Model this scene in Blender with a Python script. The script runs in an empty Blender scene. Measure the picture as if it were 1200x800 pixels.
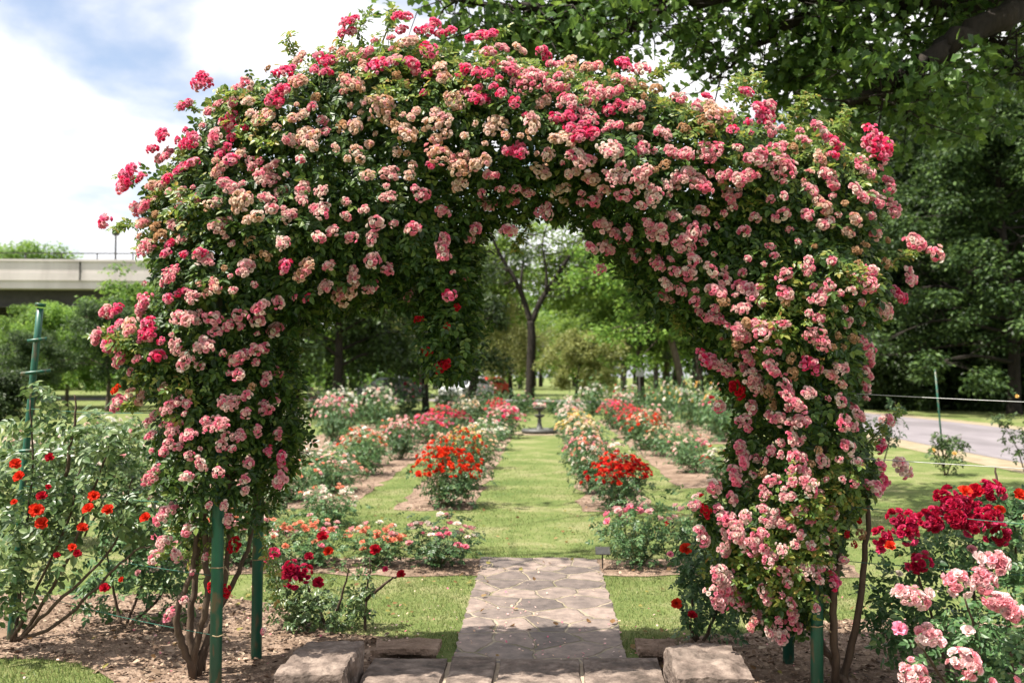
import bpy, math, random
import numpy as np

rng = np.random.default_rng(7)
random.seed(7)
S = bpy.context.scene
COL = S.collection
F, CX, HY, CH = 1167.0, 637.0, 440.0, 1.6     # lens in photo pixels, vanishing point, eye height


def gp(px, py):
    """photo pixel on the ground -> ground point"""
    d = CH * F / (py - HY)
    return (px - CX) / F * d, d


def at(px, py, d):
    return np.array([(px - CX) / F * d, d, CH + (HY - py) / F * d])


# ------------------------------------------------------------------ materials
def nd(nt, t, **kw):
    n = nt.nodes.new(t)
    for k, v in kw.items():
        if k in n.inputs.keys():
            n.inputs[k].default_value = v
        else:
            setattr(n, k, v)
    return n


def newmat(name):
    m = bpy.data.materials.new(name)
    m.use_nodes = True
    nt = m.node_tree
    b = nt.nodes['Principled BSDF']
    o = nt.nodes['Material Output']
    return m, nt, b, o


def ramp(nt, stops):
    r = nt.nodes.new('ShaderNodeValToRGB')
    e = r.color_ramp.elements
    while len(e) < len(stops):
        e.new(0.5)
    for i, (p, c) in enumerate(stops):
        e[i].position = p
        e[i].color = (*c, 1)
    return r


def leaf_mat(name, stops, transl=0.32, rough=0.45, spec=0.35, objvar=0.35):
    m, nt, b, o = newmat(name)
    g = nd(nt, 'ShaderNodeNewGeometry')
    oi = nd(nt, 'ShaderNodeObjectInfo')
    r = ramp(nt, stops)
    nt.links.new(g.outputs['Random Per Island'], r.inputs[0])
    hsv = nd(nt, 'ShaderNodeHueSaturation')
    mr = nd(nt, 'ShaderNodeMapRange')
    mr.inputs[3].default_value = 1 - objvar
    mr.inputs[4].default_value = 1 + objvar
    nt.links.new(oi.outputs['Random'], mr.inputs[0])
    nt.links.new(mr.outputs[0], hsv.inputs['Value'])
    nt.links.new(r.outputs[0], hsv.inputs['Color'])
    nt.links.new(hsv.outputs[0], b.inputs['Base Color'])
    b.inputs['Roughness'].default_value = rough
    b.inputs['Specular IOR Level'].default_value = spec
    t = nd(nt, 'ShaderNodeBsdfTranslucent')
    br = nd(nt, 'ShaderNodeHueSaturation')
    br.inputs['Value'].default_value = 1.5
    br.inputs['Hue'].default_value = 0.485
    nt.links.new(hsv.outputs[0], br.inputs['Color'])
    nt.links.new(br.outputs[0], t.inputs['Color'])
    mx = nd(nt, 'ShaderNodeMixShader')
    mx.inputs[0].default_value = transl
    nt.links.new(b.outputs[0], mx.inputs[1])
    nt.links.new(t.outputs[0], mx.inputs[2])
    nt.links.new(mx.outputs[0], o.inputs[0])
    return m


def petal_mat(name):
    m, nt, b, o = newmat(name)
    a = nd(nt, 'ShaderNodeAttribute', attribute_name='col')
    nt.links.new(a.outputs['Color'], b.inputs['Base Color'])
    b.inputs['Roughness'].default_value = 0.6
    b.inputs['Specular IOR Level'].default_value = 0.2
    t = nd(nt, 'ShaderNodeBsdfTranslucent')
    nt.links.new(a.outputs['Color'], t.inputs['Color'])
    mx = nd(nt, 'ShaderNodeMixShader')
    mx.inputs[0].default_value = 0.38
    nt.links.new(b.outputs[0], mx.inputs[1])
    nt.links.new(t.outputs[0], mx.inputs[2])
    nt.links.new(mx.outputs[0], o.inputs[0])
    return m


def noise_mat(name, stops, scale=8, detail=8, rough=0.8, bump=0.3, bdist=0.02, spec=0.3, bscale=None,
              stretch=(1, 1, 1), coord='Object', second=None, metal=0.0):
    m, nt, b, o = newmat(name)
    tc = nd(nt, 'ShaderNodeTexCoord')
    mp = nd(nt, 'ShaderNodeMapping')
    mp.inputs['Scale'].default_value = stretch
    nt.links.new(tc.outputs[coord], mp.inputs[0])
    n = nd(nt, 'ShaderNodeTexNoise')
    n.inputs['Scale'].default_value = scale
    n.inputs['Detail'].default_value = detail
    n.inputs['Roughness'].default_value = 0.65
    nt.links.new(mp.outputs[0], n.inputs['Vector'])
    r = ramp(nt, stops)
    nt.links.new(n.outputs['Fac'], r.inputs[0])
    out = r.outputs[0]
    if second:
        sc, amt, colr, lo, hi = second
        n2 = nd(nt, 'ShaderNodeTexNoise')
        n2.inputs['Scale'].default_value = sc
        n2.inputs['Detail'].default_value = 5
        nt.links.new(mp.outputs[0], n2.inputs['Vector'])
        mr = nd(nt, 'ShaderNodeMapRange')
        mr.inputs[1].default_value = lo
        mr.inputs[2].default_value = hi
        mr.inputs[4].default_value = amt
        nt.links.new(n2.outputs['Fac'], mr.inputs[0])
        mx = nd(nt, 'ShaderNodeMix', data_type='RGBA')
        nt.links.new(mr.outputs[0], mx.inputs['Factor'])
        nt.links.new(out, mx.inputs[6])
        mx.inputs[7].default_value = (*colr, 1)
        out = mx.outputs[2]
    nt.links.new(out, b.inputs['Base Color'])
    b.inputs['Roughness'].default_value = rough
    b.inputs['Specular IOR Level'].default_value = spec
    b.inputs['Metallic'].default_value = metal
    if bump:
        n3 = nd(nt, 'ShaderNodeTexNoise')
        n3.inputs['Scale'].default_value = bscale or scale * 2
        n3.inputs['Detail'].default_value = 8
        nt.links.new(mp.outputs[0], n3.inputs['Vector'])
        bp = nd(nt, 'ShaderNodeBump')
        bp.inputs['Strength'].default_value = bump
        bp.inputs['Distance'].default_value = bdist
        nt.links.new(n3.outputs['Fac'], bp.inputs['Height'])
        nt.links.new(bp.outputs[0], b.inputs['Normal'])
    return m


def path_mat():
    m, nt, b, o = newmat('flagstone')
    tc = nd(nt, 'ShaderNodeTexCoord')
    nz = nd(nt, 'ShaderNodeTexNoise')
    nz.inputs['Scale'].default_value = 3.0
    nz.inputs['Detail'].default_value = 4
    nt.links.new(tc.outputs['Object'], nz.inputs['Vector'])
    mx0 = nd(nt, 'ShaderNodeVectorMath', operation='MULTIPLY_ADD')
    mx0.inputs[1].default_value = (0.16, 0.16, 0)
    nt.links.new(nz.outputs['Color'], mx0.inputs[0])
    nt.links.new(tc.outputs['Object'], mx0.inputs[2])
    mp = nd(nt, 'ShaderNodeMapping')
    mp.inputs['Scale'].default_value = (3.4, 3.3, 0)
    nt.links.new(mx0.outputs[0], mp.inputs[0])
    vd = nd(nt, 'ShaderNodeTexVoronoi', feature='DISTANCE_TO_EDGE', voronoi_dimensions='2D')
    vc = nd(nt, 'ShaderNodeTexVoronoi', feature='F1', voronoi_dimensions='2D')
    for v in (vd, vc):
        v.inputs['Scale'].default_value = 1.0
        v.inputs['Randomness'].default_value = 0.85
        nt.links.new(mp.outputs[0], v.inputs['Vector'])
    sep = nd(nt, 'ShaderNodeSeparateColor')
    nt.links.new(vc.outputs['Color'], sep.inputs[0])
    r = ramp(nt, [(0, (.085, .068, .062)), (.5, (.15, .12, .106)), (1, (.225, .175, .15))])
    nt.links.new(sep.outputs[0], r.inputs[0])
    n2 = nd(nt, 'ShaderNodeTexNoise')
    n2.inputs['Scale'].default_value = 9
    n2.inputs['Detail'].default_value = 9
    n2.inputs['Roughness'].default_value = 0.7
    nt.links.new(tc.outputs['Object'], n2.inputs['Vector'])
    r2 = ramp(nt, [(.32, (.5, .48, .48)), (.66, (1.35, 1.3, 1.25))])
    nt.links.new(n2.outputs['Fac'], r2.inputs[0])
    mul = nd(nt, 'ShaderNodeMix', data_type='RGBA', blend_type='MULTIPLY')
    mul.inputs['Factor'].default_value = 1
    nt.links.new(r.outputs[0], mul.inputs[6])
    nt.links.new(r2.outputs[0], mul.inputs[7])
    # joint width itself wanders
    add = nd(nt, 'ShaderNodeMath', operation='MULTIPLY_ADD')
    nt.links.new(n2.outputs['Fac'], add.inputs[0])
    add.inputs[1].default_value = -0.07
    nt.links.new(vd.outputs['Distance'], add.inputs[2])
    mr = nd(nt, 'ShaderNodeMapRange')
    mr.inputs[1].default_value = -0.026
    mr.inputs[2].default_value = 0.008
    nt.links.new(add.outputs[0], mr.inputs[0])
    rj = ramp(nt, [(.35, (.14, .125, .06)), (.6, (.31, .25, .18))])
    n4 = nd(nt, 'ShaderNodeTexNoise')
    n4.inputs['Scale'].default_value = 4
    nt.links.new(tc.outputs['Object'], n4.inputs['Vector'])
    nt.links.new(n4.outputs['Fac'], rj.inputs[0])
    mx = nd(nt, 'ShaderNodeMix', data_type='RGBA')
    nt.links.new(mr.outputs[0], mx.inputs['Factor'])
    nt.links.new(rj.outputs[0], mx.inputs[6])
    nt.links.new(mul.outputs[2], mx.inputs[7])
    nt.links.new(mx.outputs[2], b.inputs['Base Color'])
    b.inputs['Roughness'].default_value = 0.75
    hs = nd(nt, 'ShaderNodeMath', operation='MULTIPLY_ADD')
    nt.links.new(n2.outputs['Fac'], hs.inputs[0])
    hs.inputs[1].default_value = 0.55
    nt.links.new(mr.outputs[0], hs.inputs[2])
    bp = nd(nt, 'ShaderNodeBump')
    bp.inputs['Strength'].default_value = 0.8
    bp.inputs['Distance'].default_value = 0.018
    nt.links.new(hs.outputs[0], bp.inputs['Height'])
    nt.links.new(bp.outputs[0], b.inputs['Normal'])
    return m


M = {}
M['rose_leaf'] = leaf_mat('rose_leaf', [(0, (.016, .04, .009)), (.45, (.04, .085, .016)), (.8, (.075, .135, .022)), (1, (.14, .19, .035))], 0.28, 0.42, 0.3, 0.12)
M['young_leaf'] = leaf_mat('young_leaf', [(0, (.07, .14, .025)), (.55, (.15, .22, .04)), (.9, (.25, .26, .05)), (1, (.32, .2, .06))], 0.4, 0.4, 0.4, 0.1)
M['bush_leaf'] = leaf_mat('bush_leaf', [(0, (.022, .06, .02)), (.5, (.055, .12, .038)), (.85, (.09, .165, .06)), (1, (.14, .2, .075))], 0.25, 0.42, 0.35, 0.25)
M['grey_leaf'] = leaf_mat('grey_leaf', [(0, (.028, .065, .018)), (.5, (.07, .125, .036)), (1, (.16, .215, .075))], 0.25, 0.4, 0.45, 0.1)
M['tree_leaf'] = leaf_mat('tree_leaf', [(0, (.05, .115, .02)), (.5, (.105, .2, .032)), (1, (.19, .30, .055))], 0.45, 0.5, 0.3, 0.25)
M['bright_leaf'] = leaf_mat('bright_leaf', [(0, (.08, .16, .026)), (.5, (.16, .26, .042)), (1, (.26, .37, .07))], 0.5, 0.5, 0.3, 0.2)
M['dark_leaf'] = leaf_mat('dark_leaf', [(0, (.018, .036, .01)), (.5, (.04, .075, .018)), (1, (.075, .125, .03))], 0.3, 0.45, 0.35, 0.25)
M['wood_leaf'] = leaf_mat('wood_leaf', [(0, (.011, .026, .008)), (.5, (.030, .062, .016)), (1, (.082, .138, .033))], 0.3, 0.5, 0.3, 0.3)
M['willow_leaf'] = leaf_mat('willow_leaf', [(0, (.11, .14, .04)), (.5, (.18, .20, .06)), (1, (.26, .27, .09))], 0.35, 0.5, 0.3, 0.1)
M['plane_leaf'] = leaf_mat('plane_leaf', [(0, (.025, .06, .012)), (.55, (.06, .125, .022)), (1, (.12, .20, .035))], 0.38, 0.45, 0.4, 0.1)
M['petal'] = petal_mat('petal')
M['bark'] = noise_mat('bark', [(.3, (.045, .035, .026)), (.7, (.13, .10, .075))], 10, rough=.9, bump=.7, bdist=.03, stretch=(1, 1, .25))
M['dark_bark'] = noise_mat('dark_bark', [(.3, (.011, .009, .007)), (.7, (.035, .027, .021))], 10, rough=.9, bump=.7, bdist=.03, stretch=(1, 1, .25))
M['cane'] = noise_mat('cane', [(.3, (.035, .022, .015)), (.7, (.11, .075, .05))], 30, rough=.8, bump=.5, bdist=.005, stretch=(1, 1, .3))
M['green_cane'] = noise_mat('green_cane', [(.3, (.06, .09, .03)), (.7, (.16, .16, .06))], 30, rough=.7, bump=.2, bdist=.003)
M['green_paint'] = noise_mat('green_paint', [(.25, (.006, .055, .035)), (.6, (.009, .09, .055)), (.8, (.02, .14, .085))], 14, rough=.42, bump=.15, bdist=.003, spec=.5,
                             second=(26, .75, (.13, .085, .05), .55, .66), stretch=(1, 1, .35))
M['lawn'] = noise_mat('lawn', [(.32, (.075, .11, .03)), (.5, (.14, .165, .055)), (.66, (.26, .235, .125))], 1.3, 12, rough=.95, bump=.8, bdist=.03, bscale=60,
                      spec=.1, second=(28, .55, (.075, .12, .03), .42, .62))
M['grass'] = leaf_mat('grass', [(0, (.06, .105, .024)), (.5, (.12, .165, .045)), (.85, (.20, .225, .08)), (1, (.32, .29, .14))], 0.3, 0.5, 0.3, 0)
M['soil'] = noise_mat('soil', [(.25, (.10, .065, .047)), (.5, (.24, .168, .125)), (.75, (.40, .30, .23))], 7, 14, rough=.95, bump=1, bdist=.05, bscale=26, spec=.1,
                      second=(1.6, .55, (.11, .075, .05), .45, .6))
M['chip'] = leaf_mat('chip', [(0, (.05, .03, .02)), (.5, (.16, .105, .07)), (.85, (.28, .2, .14)), (1, (.42, .33, .24))], 0.05, 0.8, 0.2, 0)
M['path'] = path_mat()
M['stone'] = noise_mat('stone', [(.34, (.055, .042, .034)), (.5, (.14, .106, .088)), (.66, (.26, .205, .17))], 9, 14, rough=.85, bump=1, bdist=.05, bscale=11, spec=.2,
                       second=(2.2, .5, (.15, .12, .10), .5, .62))
M['mortar'] = noise_mat('mortar', [(.3, (.27, .21, .15)), (.7, (.42, .34, .26))], 20, rough=.95, bump=.6, bdist=.01)
M['asphalt'] = noise_mat('asphalt', [(.3, (.14, .125, .135)), (.7, (.20, .18, .19))], 1.2, 10, rough=.9, bump=.2, bdist=.01, bscale=80, second=(.45, .5, (.10, .09, .095), .5, .56), stretch=(1, .35, 1))
M['verge'] = noise_mat('verge', [(.3, (.16, .13, .075)), (.7, (.30, .24, .165))], 2.5, 10, rough=.95, bump=.4, bdist=.02)
M['concrete'] = noise_mat('concrete', [(.3, (.50, .45, .43)), (.7, (.62, .565, .545))], .5, 10, rough=.9, bump=.15, bdist=.02, stretch=(1, 1, .3), second=(.9, .45, (.33, .29, .27), .5, .68))
M['steel_dark'] = noise_mat('steel_dark', [(.3, (.03, .028, .025)), (.7, (.06, .055, .05))], 2, rough=.7, bump=.1)
M['iron'] = noise_mat('iron', [(.3, (.028, .03, .028)), (.7, (.075, .075, .065))], 18, rough=.55, bump=.3, bdist=.004, spec=.5)
M['wire'] = noise_mat('wire', [(.3, (.28, .29, .28)), (.7, (.42, .42, .41))], 30, rough=.45, bump=0, metal=.7)
M['green_wire'] = noise_mat('green_wire', [(.3, (.012, .07, .05)), (.7, (.03, .12, .085))], 30, rough=.5, bump=0)
M['rubber'] = noise_mat('rubber', [(.3, (.012, .012, .012)), (.7, (.03, .03, .03))], 20, rough=.8, bump=0)
M['rim'] = noise_mat('rim', [(.3, (.4, .4, .4)), (.7, (.55, .55, .55))], 20, rough=.35, bump=0, metal=.8)
M['glass'] = noise_mat('glass', [(.3, (.02, .025, .03)), (.7, (.04, .045, .05))], 3, rough=.06, bump=0, spec=.8)
for nm, c in dict(silver=(.55, .56, .58), white=(.78, .78, .76), red=(.5, .03, .025), black=(.02, .02, .025)).items():
    M['car_' + nm] = noise_mat('car_paint_' + nm, [(.3, tuple(x * .94 for x in c)), (.7, c)], 2, rough=.25, bump=0, spec=.6)
M['lamp_glass'] = noise_mat('lamp_glass', [(.3, (.7, .7, .68)), (.7, (.8, .8, .78))], 8, rough=.15, bump=0, spec=.7)
M['chip_tie'] = noise_mat('jute_tie', [(.3, (.16, .12, .07)), (.7, (.32, .25, .15))], 60, rough=.9, bump=.3, bdist=.002)
M['plate'] = noise_mat('plate', [(.3, (.02, .02, .02)), (.7, (.05, .05, .045))], 30, rough=.4, bump=.1)


# ------------------------------------------------------------------ mesh helpers
class MB:
    def __init__(s):
        s.v, s.f, s.m, s.c, s.n = [], [], [], [], 0

    def add(s, V, Fc, mat=0, col=None):
        V = np.asarray(V, np.float32).reshape(-1, 3)
        if isinstance(Fc, np.ndarray):
            Fc = [Fc]
        for q in Fc:
            q = np.asarray(q, np.int64)
            if q.ndim == 1:
                q = q[None]
            s.f.append(q + s.n)
            s.m.append(np.full(len(q), mat, np.int32))
        s.v.append(V)
        if col is None:
            col = np.ones((len(V), 3), np.float32)
        s.c.append(np.broadcast_to(np.asarray(col, np.float32), (len(V), 3)))
        s.n += len(V)
        return s

    def mesh(s, name, mats, smooth=False, colour=False):
        me = bpy.data.meshes.new(name)
        V = np.concatenate(s.v)
        me.vertices.add(len(V))
        me.vertices.foreach_set('co', V.ravel())
        nl = sum(f.size for f in s.f)
        me.loops.add(nl)
        me.loops.foreach_set('vertex_index', np.concatenate([f.ravel() for f in s.f]).astype(np.int32))
        tot = np.concatenate([np.full(len(f), f.shape[1], np.int32) for f in s.f])
        st = np.concatenate([[0], np.cumsum(tot)[:-1]]).astype(np.int32)
        me.polygons.add(len(tot))
        me.polygons.foreach_set('loop_start', st)
        me.polygons.foreach_set('material_index', np.concatenate(s.m))
        me.polygons.foreach_set('use_smooth', np.full(len(tot), smooth))
        if not isinstance(mats, (list, tuple)):
            mats = [mats]
        for m in mats:
            me.materials.append(M[m])
        if colour:
            a = me.attributes.new('col', 'FLOAT_COLOR', 'POINT')
            C = np.concatenate(s.c)
            a.data.foreach_set('color', np.concatenate([C, np.ones((len(C), 1))], 1).astype(np.float32).ravel())
        me.update(calc_edges=True)
        me.validate()
        return me

    def obj(s, name, mats, parent=None, smooth=False, colour=False):
        return link(name, s.mesh(name, mats, smooth, colour), parent)


def link(name, me, parent=None, loc=None, rot=None, scale=None):
    o = bpy.data.objects.new(name, me)
    COL.objects.link(o)
    if parent is not None:
        o.parent = parent
    if loc is not None:
        o.location = [float(x) for x in loc]
    if rot is not None:
        o.rotation_euler = rot
    if scale is not None:
        o.scale = scale
    return o


def tag(o, label=None, cat=None, group=None, kind=None):
    if label:
        o['label'] = label
    if cat:
        o['category'] = cat
    if group:
        o['group'] = group
    if kind:
        o['kind'] = kind
    return o


def empty(name, loc, label, cat, group=None, rz=0, scale=1):
    o = bpy.data.objects.new(name, None)
    COL.objects.link(o)
    o.empty_display_size = .2
    o.location = [float(x) for x in loc]
    o.rotation_euler = (0, 0, rz)
    o.scale = scale if isinstance(scale, (tuple, list)) else (scale,) * 3
    return tag(o, label, cat, group)


def nrm(a):
    return a / np.maximum(np.linalg.norm(a, axis=-1, keepdims=True), 1e-9)


def frames(N, T=None):
    N = nrm(N)
    if T is None:
        T = rng.normal(size=N.shape)
    X = nrm(T - (T * N).sum(-1, keepdims=True) * N)
    Y = np.cross(N, X)
    return X, Y, N


def scatter(tpl, P, N, size, T=None):
    """copies of a template (verts, faces) at P, template z along N"""
    tv, tf = tpl
    X, Y, Z = frames(N, T)
    s = np.broadcast_to(np.asarray(size, float), (len(P),))[:, None, None]
    V = P[:, None] + s * (tv[None, :, 0:1] * X[:, None] + tv[None, :, 1:2] * Y[:, None] + tv[None, :, 2:3] * Z[:, None])
    fs = [(q[None] + (np.arange(len(P)) * len(tv))[:, None, None]).reshape(-1, q.shape[1]) for q in tf]
    return V.reshape(-1, 3), fs


def tube(pts, rad, n=7, cap=True):
    pts = np.asarray(pts, float)
    k = len(pts)
    rad = np.broadcast_to(np.asarray(rad, float), (k,))
    t = nrm(np.gradient(pts, axis=0))
    ref = np.array([.31, .87, .2]) if abs(t[0][2]) > .8 else np.array([.05, .1, 1.])
    u = nrm(np.cross(t, ref))
    w = np.cross(t, u)
    a = np.linspace(0, 2 * math.pi, n, endpoint=False)
    V = pts[:, None] + rad[:, None, None] * (np.cos(a)[None, :, None] * u[:, None] + np.sin(a)[None, :, None] * w[:, None])
    q = []
    for i in range(k - 1):
        for j in range(n):
            q.append((i * n + j, i * n + (j + 1) % n, (i + 1) * n + (j + 1) % n, (i + 1) * n + j))
    fs = [np.array(q)]
    if cap:
        fs.append(np.array([list(range(n))[::-1]]))
        fs.append(np.array([[(k - 1) * n + j for j in range(n)]]))
    return V.reshape(-1, 3), fs


def curve(pts, per=5):
    """Catmull-Rom through pts"""
    P = np.asarray(pts, float)
    P = np.vstack([2 * P[0] - P[1], P, 2 * P[-1] - P[-2]])
    out = []
    for i in range(1, len(P) - 2):
        for t in np.linspace(0, 1, per, endpoint=False):
            a, b, c, d = P[i - 1:i + 3]
            out.append(.5 * (2 * b + (c - a) * t + (2 * a - 5 * b + 4 * c - d) * t * t + (3 * b - a - 3 * c + d) * t ** 3))
    out.append(P[-2])
    return np.array(out)


def lathe(prof, n=28):
    prof = np.asarray(prof, float)
    a = np.linspace(0, 2 * math.pi, n, endpoint=False)
    V = np.stack([prof[:, None, 0] * np.cos(a), prof[:, None, 0] * np.sin(a), np.repeat(prof[:, 1:2], n, 1)], -1)
    q = []
    for i in range(len(prof) - 1):
        for j in range(n):
            q.append((i * n + j, i * n + (j + 1) % n, (i + 1) * n + (j + 1) % n, (i + 1) * n + j))
    return V.reshape(-1, 3), [np.array(q)]


def box(x0, x1, y0, y1, z0, z1):
    V = np.array([(x, y, z) for z in (z0, z1) for y in (y0, y1) for x in (x0, x1)], float)
    return V, [np.array([(0, 2, 3, 1), (4, 5, 7, 6), (0, 1, 5, 4), (2, 6, 7, 3), (0, 4, 6, 2), (1, 3, 7, 5)])]


def wob(P, f, s=0):
    """cheap smooth pseudo-noise in [-1,1]"""
    P = np.asarray(P, float) * f
    r = np.zeros(P.shape[:-1])
    g = np.random.default_rng(100 + s)
    for k in range(6):
        w = g.normal(size=P.shape[-1]) * (1 + .35 * k)
        r += np.sin(P @ w + g.uniform(0, 6.3)) / (1 + .3 * k)
    return r / 2.6


# ------------------------------------------------------------------ templates
def leaf_tpl(w=.27, fold=.07, bend=-.08):
    V = np.array([(0, 0, 0), (.28, w, fold), (.68, w * .85, fold + bend * .3), (1, 0, bend), (.68, -w * .85, fold + bend * .3), (.28, -w, fold)], float)
    return V, [np.array([(0, 3, 2, 1), (0, 5, 4, 3)])]


def compound_tpl():
    lv, lf = leaf_tpl(.29, .06, -.1)
    V, q, n = [], [], 0
    for x, ang, ln, dz in ((.52, 0, .48, 0), (.42, 62, .4, .01), (.42, -62, .4, .01), (.14, 70, .34, .0), (.14, -70, .34, .0)):
        a = math.radians(ang)
        p = lv * ln
        V.append(np.stack([x + p[:, 0] * math.cos(a) - p[:, 1] * math.sin(a), p[:, 0] * math.sin(a) + p[:, 1] * math.cos(a),
                           p[:, 2] + dz - .12 * (x + p[:, 0] * math.cos(a)) ** 2], 1))
        q.append(lf[0] + n)
        n += 6
    return np.vstack(V), [np.vstack(q)]


LEAF = leaf_tpl()
COMP = compound_tpl()
RHOMB = (np.array([(0, 0, 0), (.45, .3, .08), (1, 0, -.06), (.5, -.3, .08)], float), [np.array([(0, 2, 1), (0, 3, 2)])])
MAPLE = (np.array([(0, 0, 0), (.12, .42, .05), (.45, .3, .05), (.62, .5, .0), (1, 0, -.12), (.62, -.5, .0), (.45, -.3, .05), (.12, -.42, .05)], float),
         [np.array([(0, 4, 3, 2), (0, 6, 5, 4)]), np.array([(0, 2, 1), (0, 7, 6)])])


def floret_tpl(seed=0, rings=((4, 76, .75, .5), (6, 50, .95, .5), (8, 18, 1.0, .46))):
    g = np.random.default_rng(seed)
    V, q, n, ringid = [], [], 0, []
    for ri, (k, el, ln, w) in enumerate(rings):
        for j in range(k):
            a = 2 * math.pi * (j + .5 * (ri % 2)) / k + g.uniform(-.2, .2)
            e = math.radians(el + g.uniform(-12, 12))
            p = np.array([(0, 0, 0), (.45, w * .8, .12), (.92, w * .62, .2), (1.0, 0, .02), (.92, -w * .62, .2), (.45, -w * .8, .12)]) * ln
            x = p[:, 0] * math.cos(e) - p[:, 2] * math.sin(e)
            z = p[:, 0] * math.sin(e) + p[:, 2] * math.cos(e)
            V.append(np.stack([x * math.cos(a) - p[:, 1] * math.sin(a), x * math.sin(a) + p[:, 1] * math.cos(a), z], 1))
            q.append(np.array([(0, 3, 2, 1), (0, 5, 4, 3)]) + n)
            n += 6
            ringid += [ri] * 6
    return (np.vstack(V), [np.vstack(q)]), np.array(ringid)


FLO = [floret_tpl(i) for i in range(4)]
PAL = {
    'H': [(.80, .08, .22), (.82, .17, .33), (.76, .05, .16), (.84, .32, .45)],
    'P': [(.84, .33, .39), (.86, .46, .49), (.80, .20, .31), (.86, .53, .53), (.82, .27, .37)],
    'L': [(.86, .55, .52), (.87, .64, .58), (.84, .45, .46), (.87, .71, .64)],
    'B': [(.55, .34, .19), (.62, .42, .27), (.44, .26, .14)],
    'T': [(.79, .57, .43), (.82, .65, .53), (.68, .42, .27), (.83, .62, .54)],
    'C': [(.82, .46, .43), (.82, .60, .50), (.82, .34, .37), (.76, .50, .38)],
    'Q': [(.84, .44, .47), (.85, .56, .56), (.82, .34, .40), (.85, .64, .62)],
    'S': [(.66, .016, .02), (.72, .03, .03), (.58, .01, .015), (.70, .05, .025)],
    'R': [(.56, .008, .02), (.60, .015, .035), (.44, .005, .02)],
    'X': [(.42, .008, .045), (.50, .015, .08), (.36, .005, .03), (.56, .04, .12)],      # crimson
    'O': [(.72, .06, .015), (.76, .10, .03), (.66, .035, .012)],                         # orange red
    'K': [(.82, .46, .36), (.83, .58, .47), (.81, .34, .22)],                            # coral / peach
    'W': [(.80, .77, .68), (.82, .80, .74), (.80, .70, .62)],
    'Y': [(.80, .62, .16), (.82, .70, .35), (.80, .55, .20)],
    'E': [(.82, .66, .45), (.82, .72, .55), (.80, .58, .40)],                            # cream
    'F': [(.78, .14, .15), (.76, .20, .20), (.74, .09, .12)],                            # salmon red
}


def flower_chunk(mb, P, N, size, kind, mixin=None, seed=0):
    g = np.random.default_rng(seed)
    pal = np.array(PAL[kind])
    for vi in range(4):
        sel = np.arange(len(P)) % 4 == vi
        if not sel.any():
            continue
        tpl, rid = FLO[vi]
        sz = size[sel] if np.ndim(size) else size
        V, fs = scatter(tpl, P[sel], N[sel], sz)
        c = pal[g.integers(0, len(pal), sel.sum())]
        if mixin:
            p2 = np.array(PAL[mixin])
            sw = g.random(sel.sum()) < .3
            c[sw] = p2[g.integers(0, len(p2), sw.sum())]
        c = c * g.uniform(.85, 1.1, (len(c), 1))
        ringf = np.array([.93, 1.0, 1.05])[rid]
        cc = (c[:, None] * ringf[None, :, None]).reshape(-1, 3)
        mb.add(V, fs, 0, np.clip(cc, 0, .86))


def cluster_geo(kind, nf, rad, fl, seed, mixin=None, mono=False):
    """dome of florets, radius rad, facing +z; returns MB"""
    g = np.random.default_rng(seed)
    if nf >= 22 and not mono:            # a spray: several unequal heads side by side
        mb = MB()
        k = int(g.integers(2, 4)) if nf < 50 else int(g.integers(3, 6))
        a0 = g.uniform(0, 6.28)
        for i in range(k):
            rr = rad * g.uniform(.42, .68)
            c = cluster_geo(kind, max(6, int(nf / k * (rr / rad) * 1.75)), rr, fl, seed + 31 * i + 5, mixin, True)
            o = rad * g.uniform(.35, .75)
            a = a0 + 6.28 * i / k + g.uniform(-.5, .5)
            off = np.array([o * math.cos(a), o * math.sin(a), rad * g.uniform(-.15, .3)], np.float32)
            V, C = np.concatenate(c.v) + off, np.concatenate(c.c)
            mb.add(V, c.f, 0, C * g.uniform(.92, 1.04))
        return mb
    k = np.arange(nf) + .5
    cz = 1 - 1.35 * k / nf
    ph = k * 2.39996 + g.uniform(0, 6)
    sz = np.sqrt(1 - cz ** 2)
    D = np.stack([sz * np.cos(ph), sz * np.sin(ph), cz], 1) + g.normal(0, .13, (nf, 3))
    D = nrm(D)
    R = rad * (1 + .28 * wob(D, 2.2, seed % 50)) * g.uniform(.82, 1.1, nf)
    P = D * R[:, None] * np.array([1, 1, .8])
    mb = MB()
    flower_chunk(mb, P, D + g.normal(0, .25, D.shape), fl * g.uniform(.8, 1.2, nf), kind, mixin, seed)
    ni = max(3, nf // 3)
    Di = nrm(g.normal(size=(ni, 3)) + np.array([0, 0, .9]))
    flower_chunk(mb, Di * rad * .5, Di, fl * g.uniform(.9, 1.3, ni), kind, mixin, seed + 1)
    return mb


MIX = {'H': 'P', 'P': 'L', 'L': 'P', 'T': 'L', 'C': 'T', 'R': None, 'X': 'R', 'O': None}
PROTO = {}


def cluster_proto(kind, r):
    """nearest prototype radius -> list of (MB, mesh)"""
    s = min((.032, .05, .075, .1), key=lambda q: abs(math.log(q / max(r, .01))))
    key = (kind, s)
    if key not in PROTO:
        nf = {.032: 13, .05: 30, .075: 60, .1: 96}[s]
        PROTO[key] = []
        for v in range(4):
            mb = cluster_geo(kind, nf, s * .82, .0140, hash((ord(kind), int(s * 1000), v)) % 9999, MIX.get(kind))
            PROTO[key].append((mb, mb.mesh('flower_cluster', 'petal', colour=True)))
    return PROTO[key], s


def align(d):
    from mathutils import Vector
    return Vector([float(x) for x in d]).to_track_quat('Z', 'Y')


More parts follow.
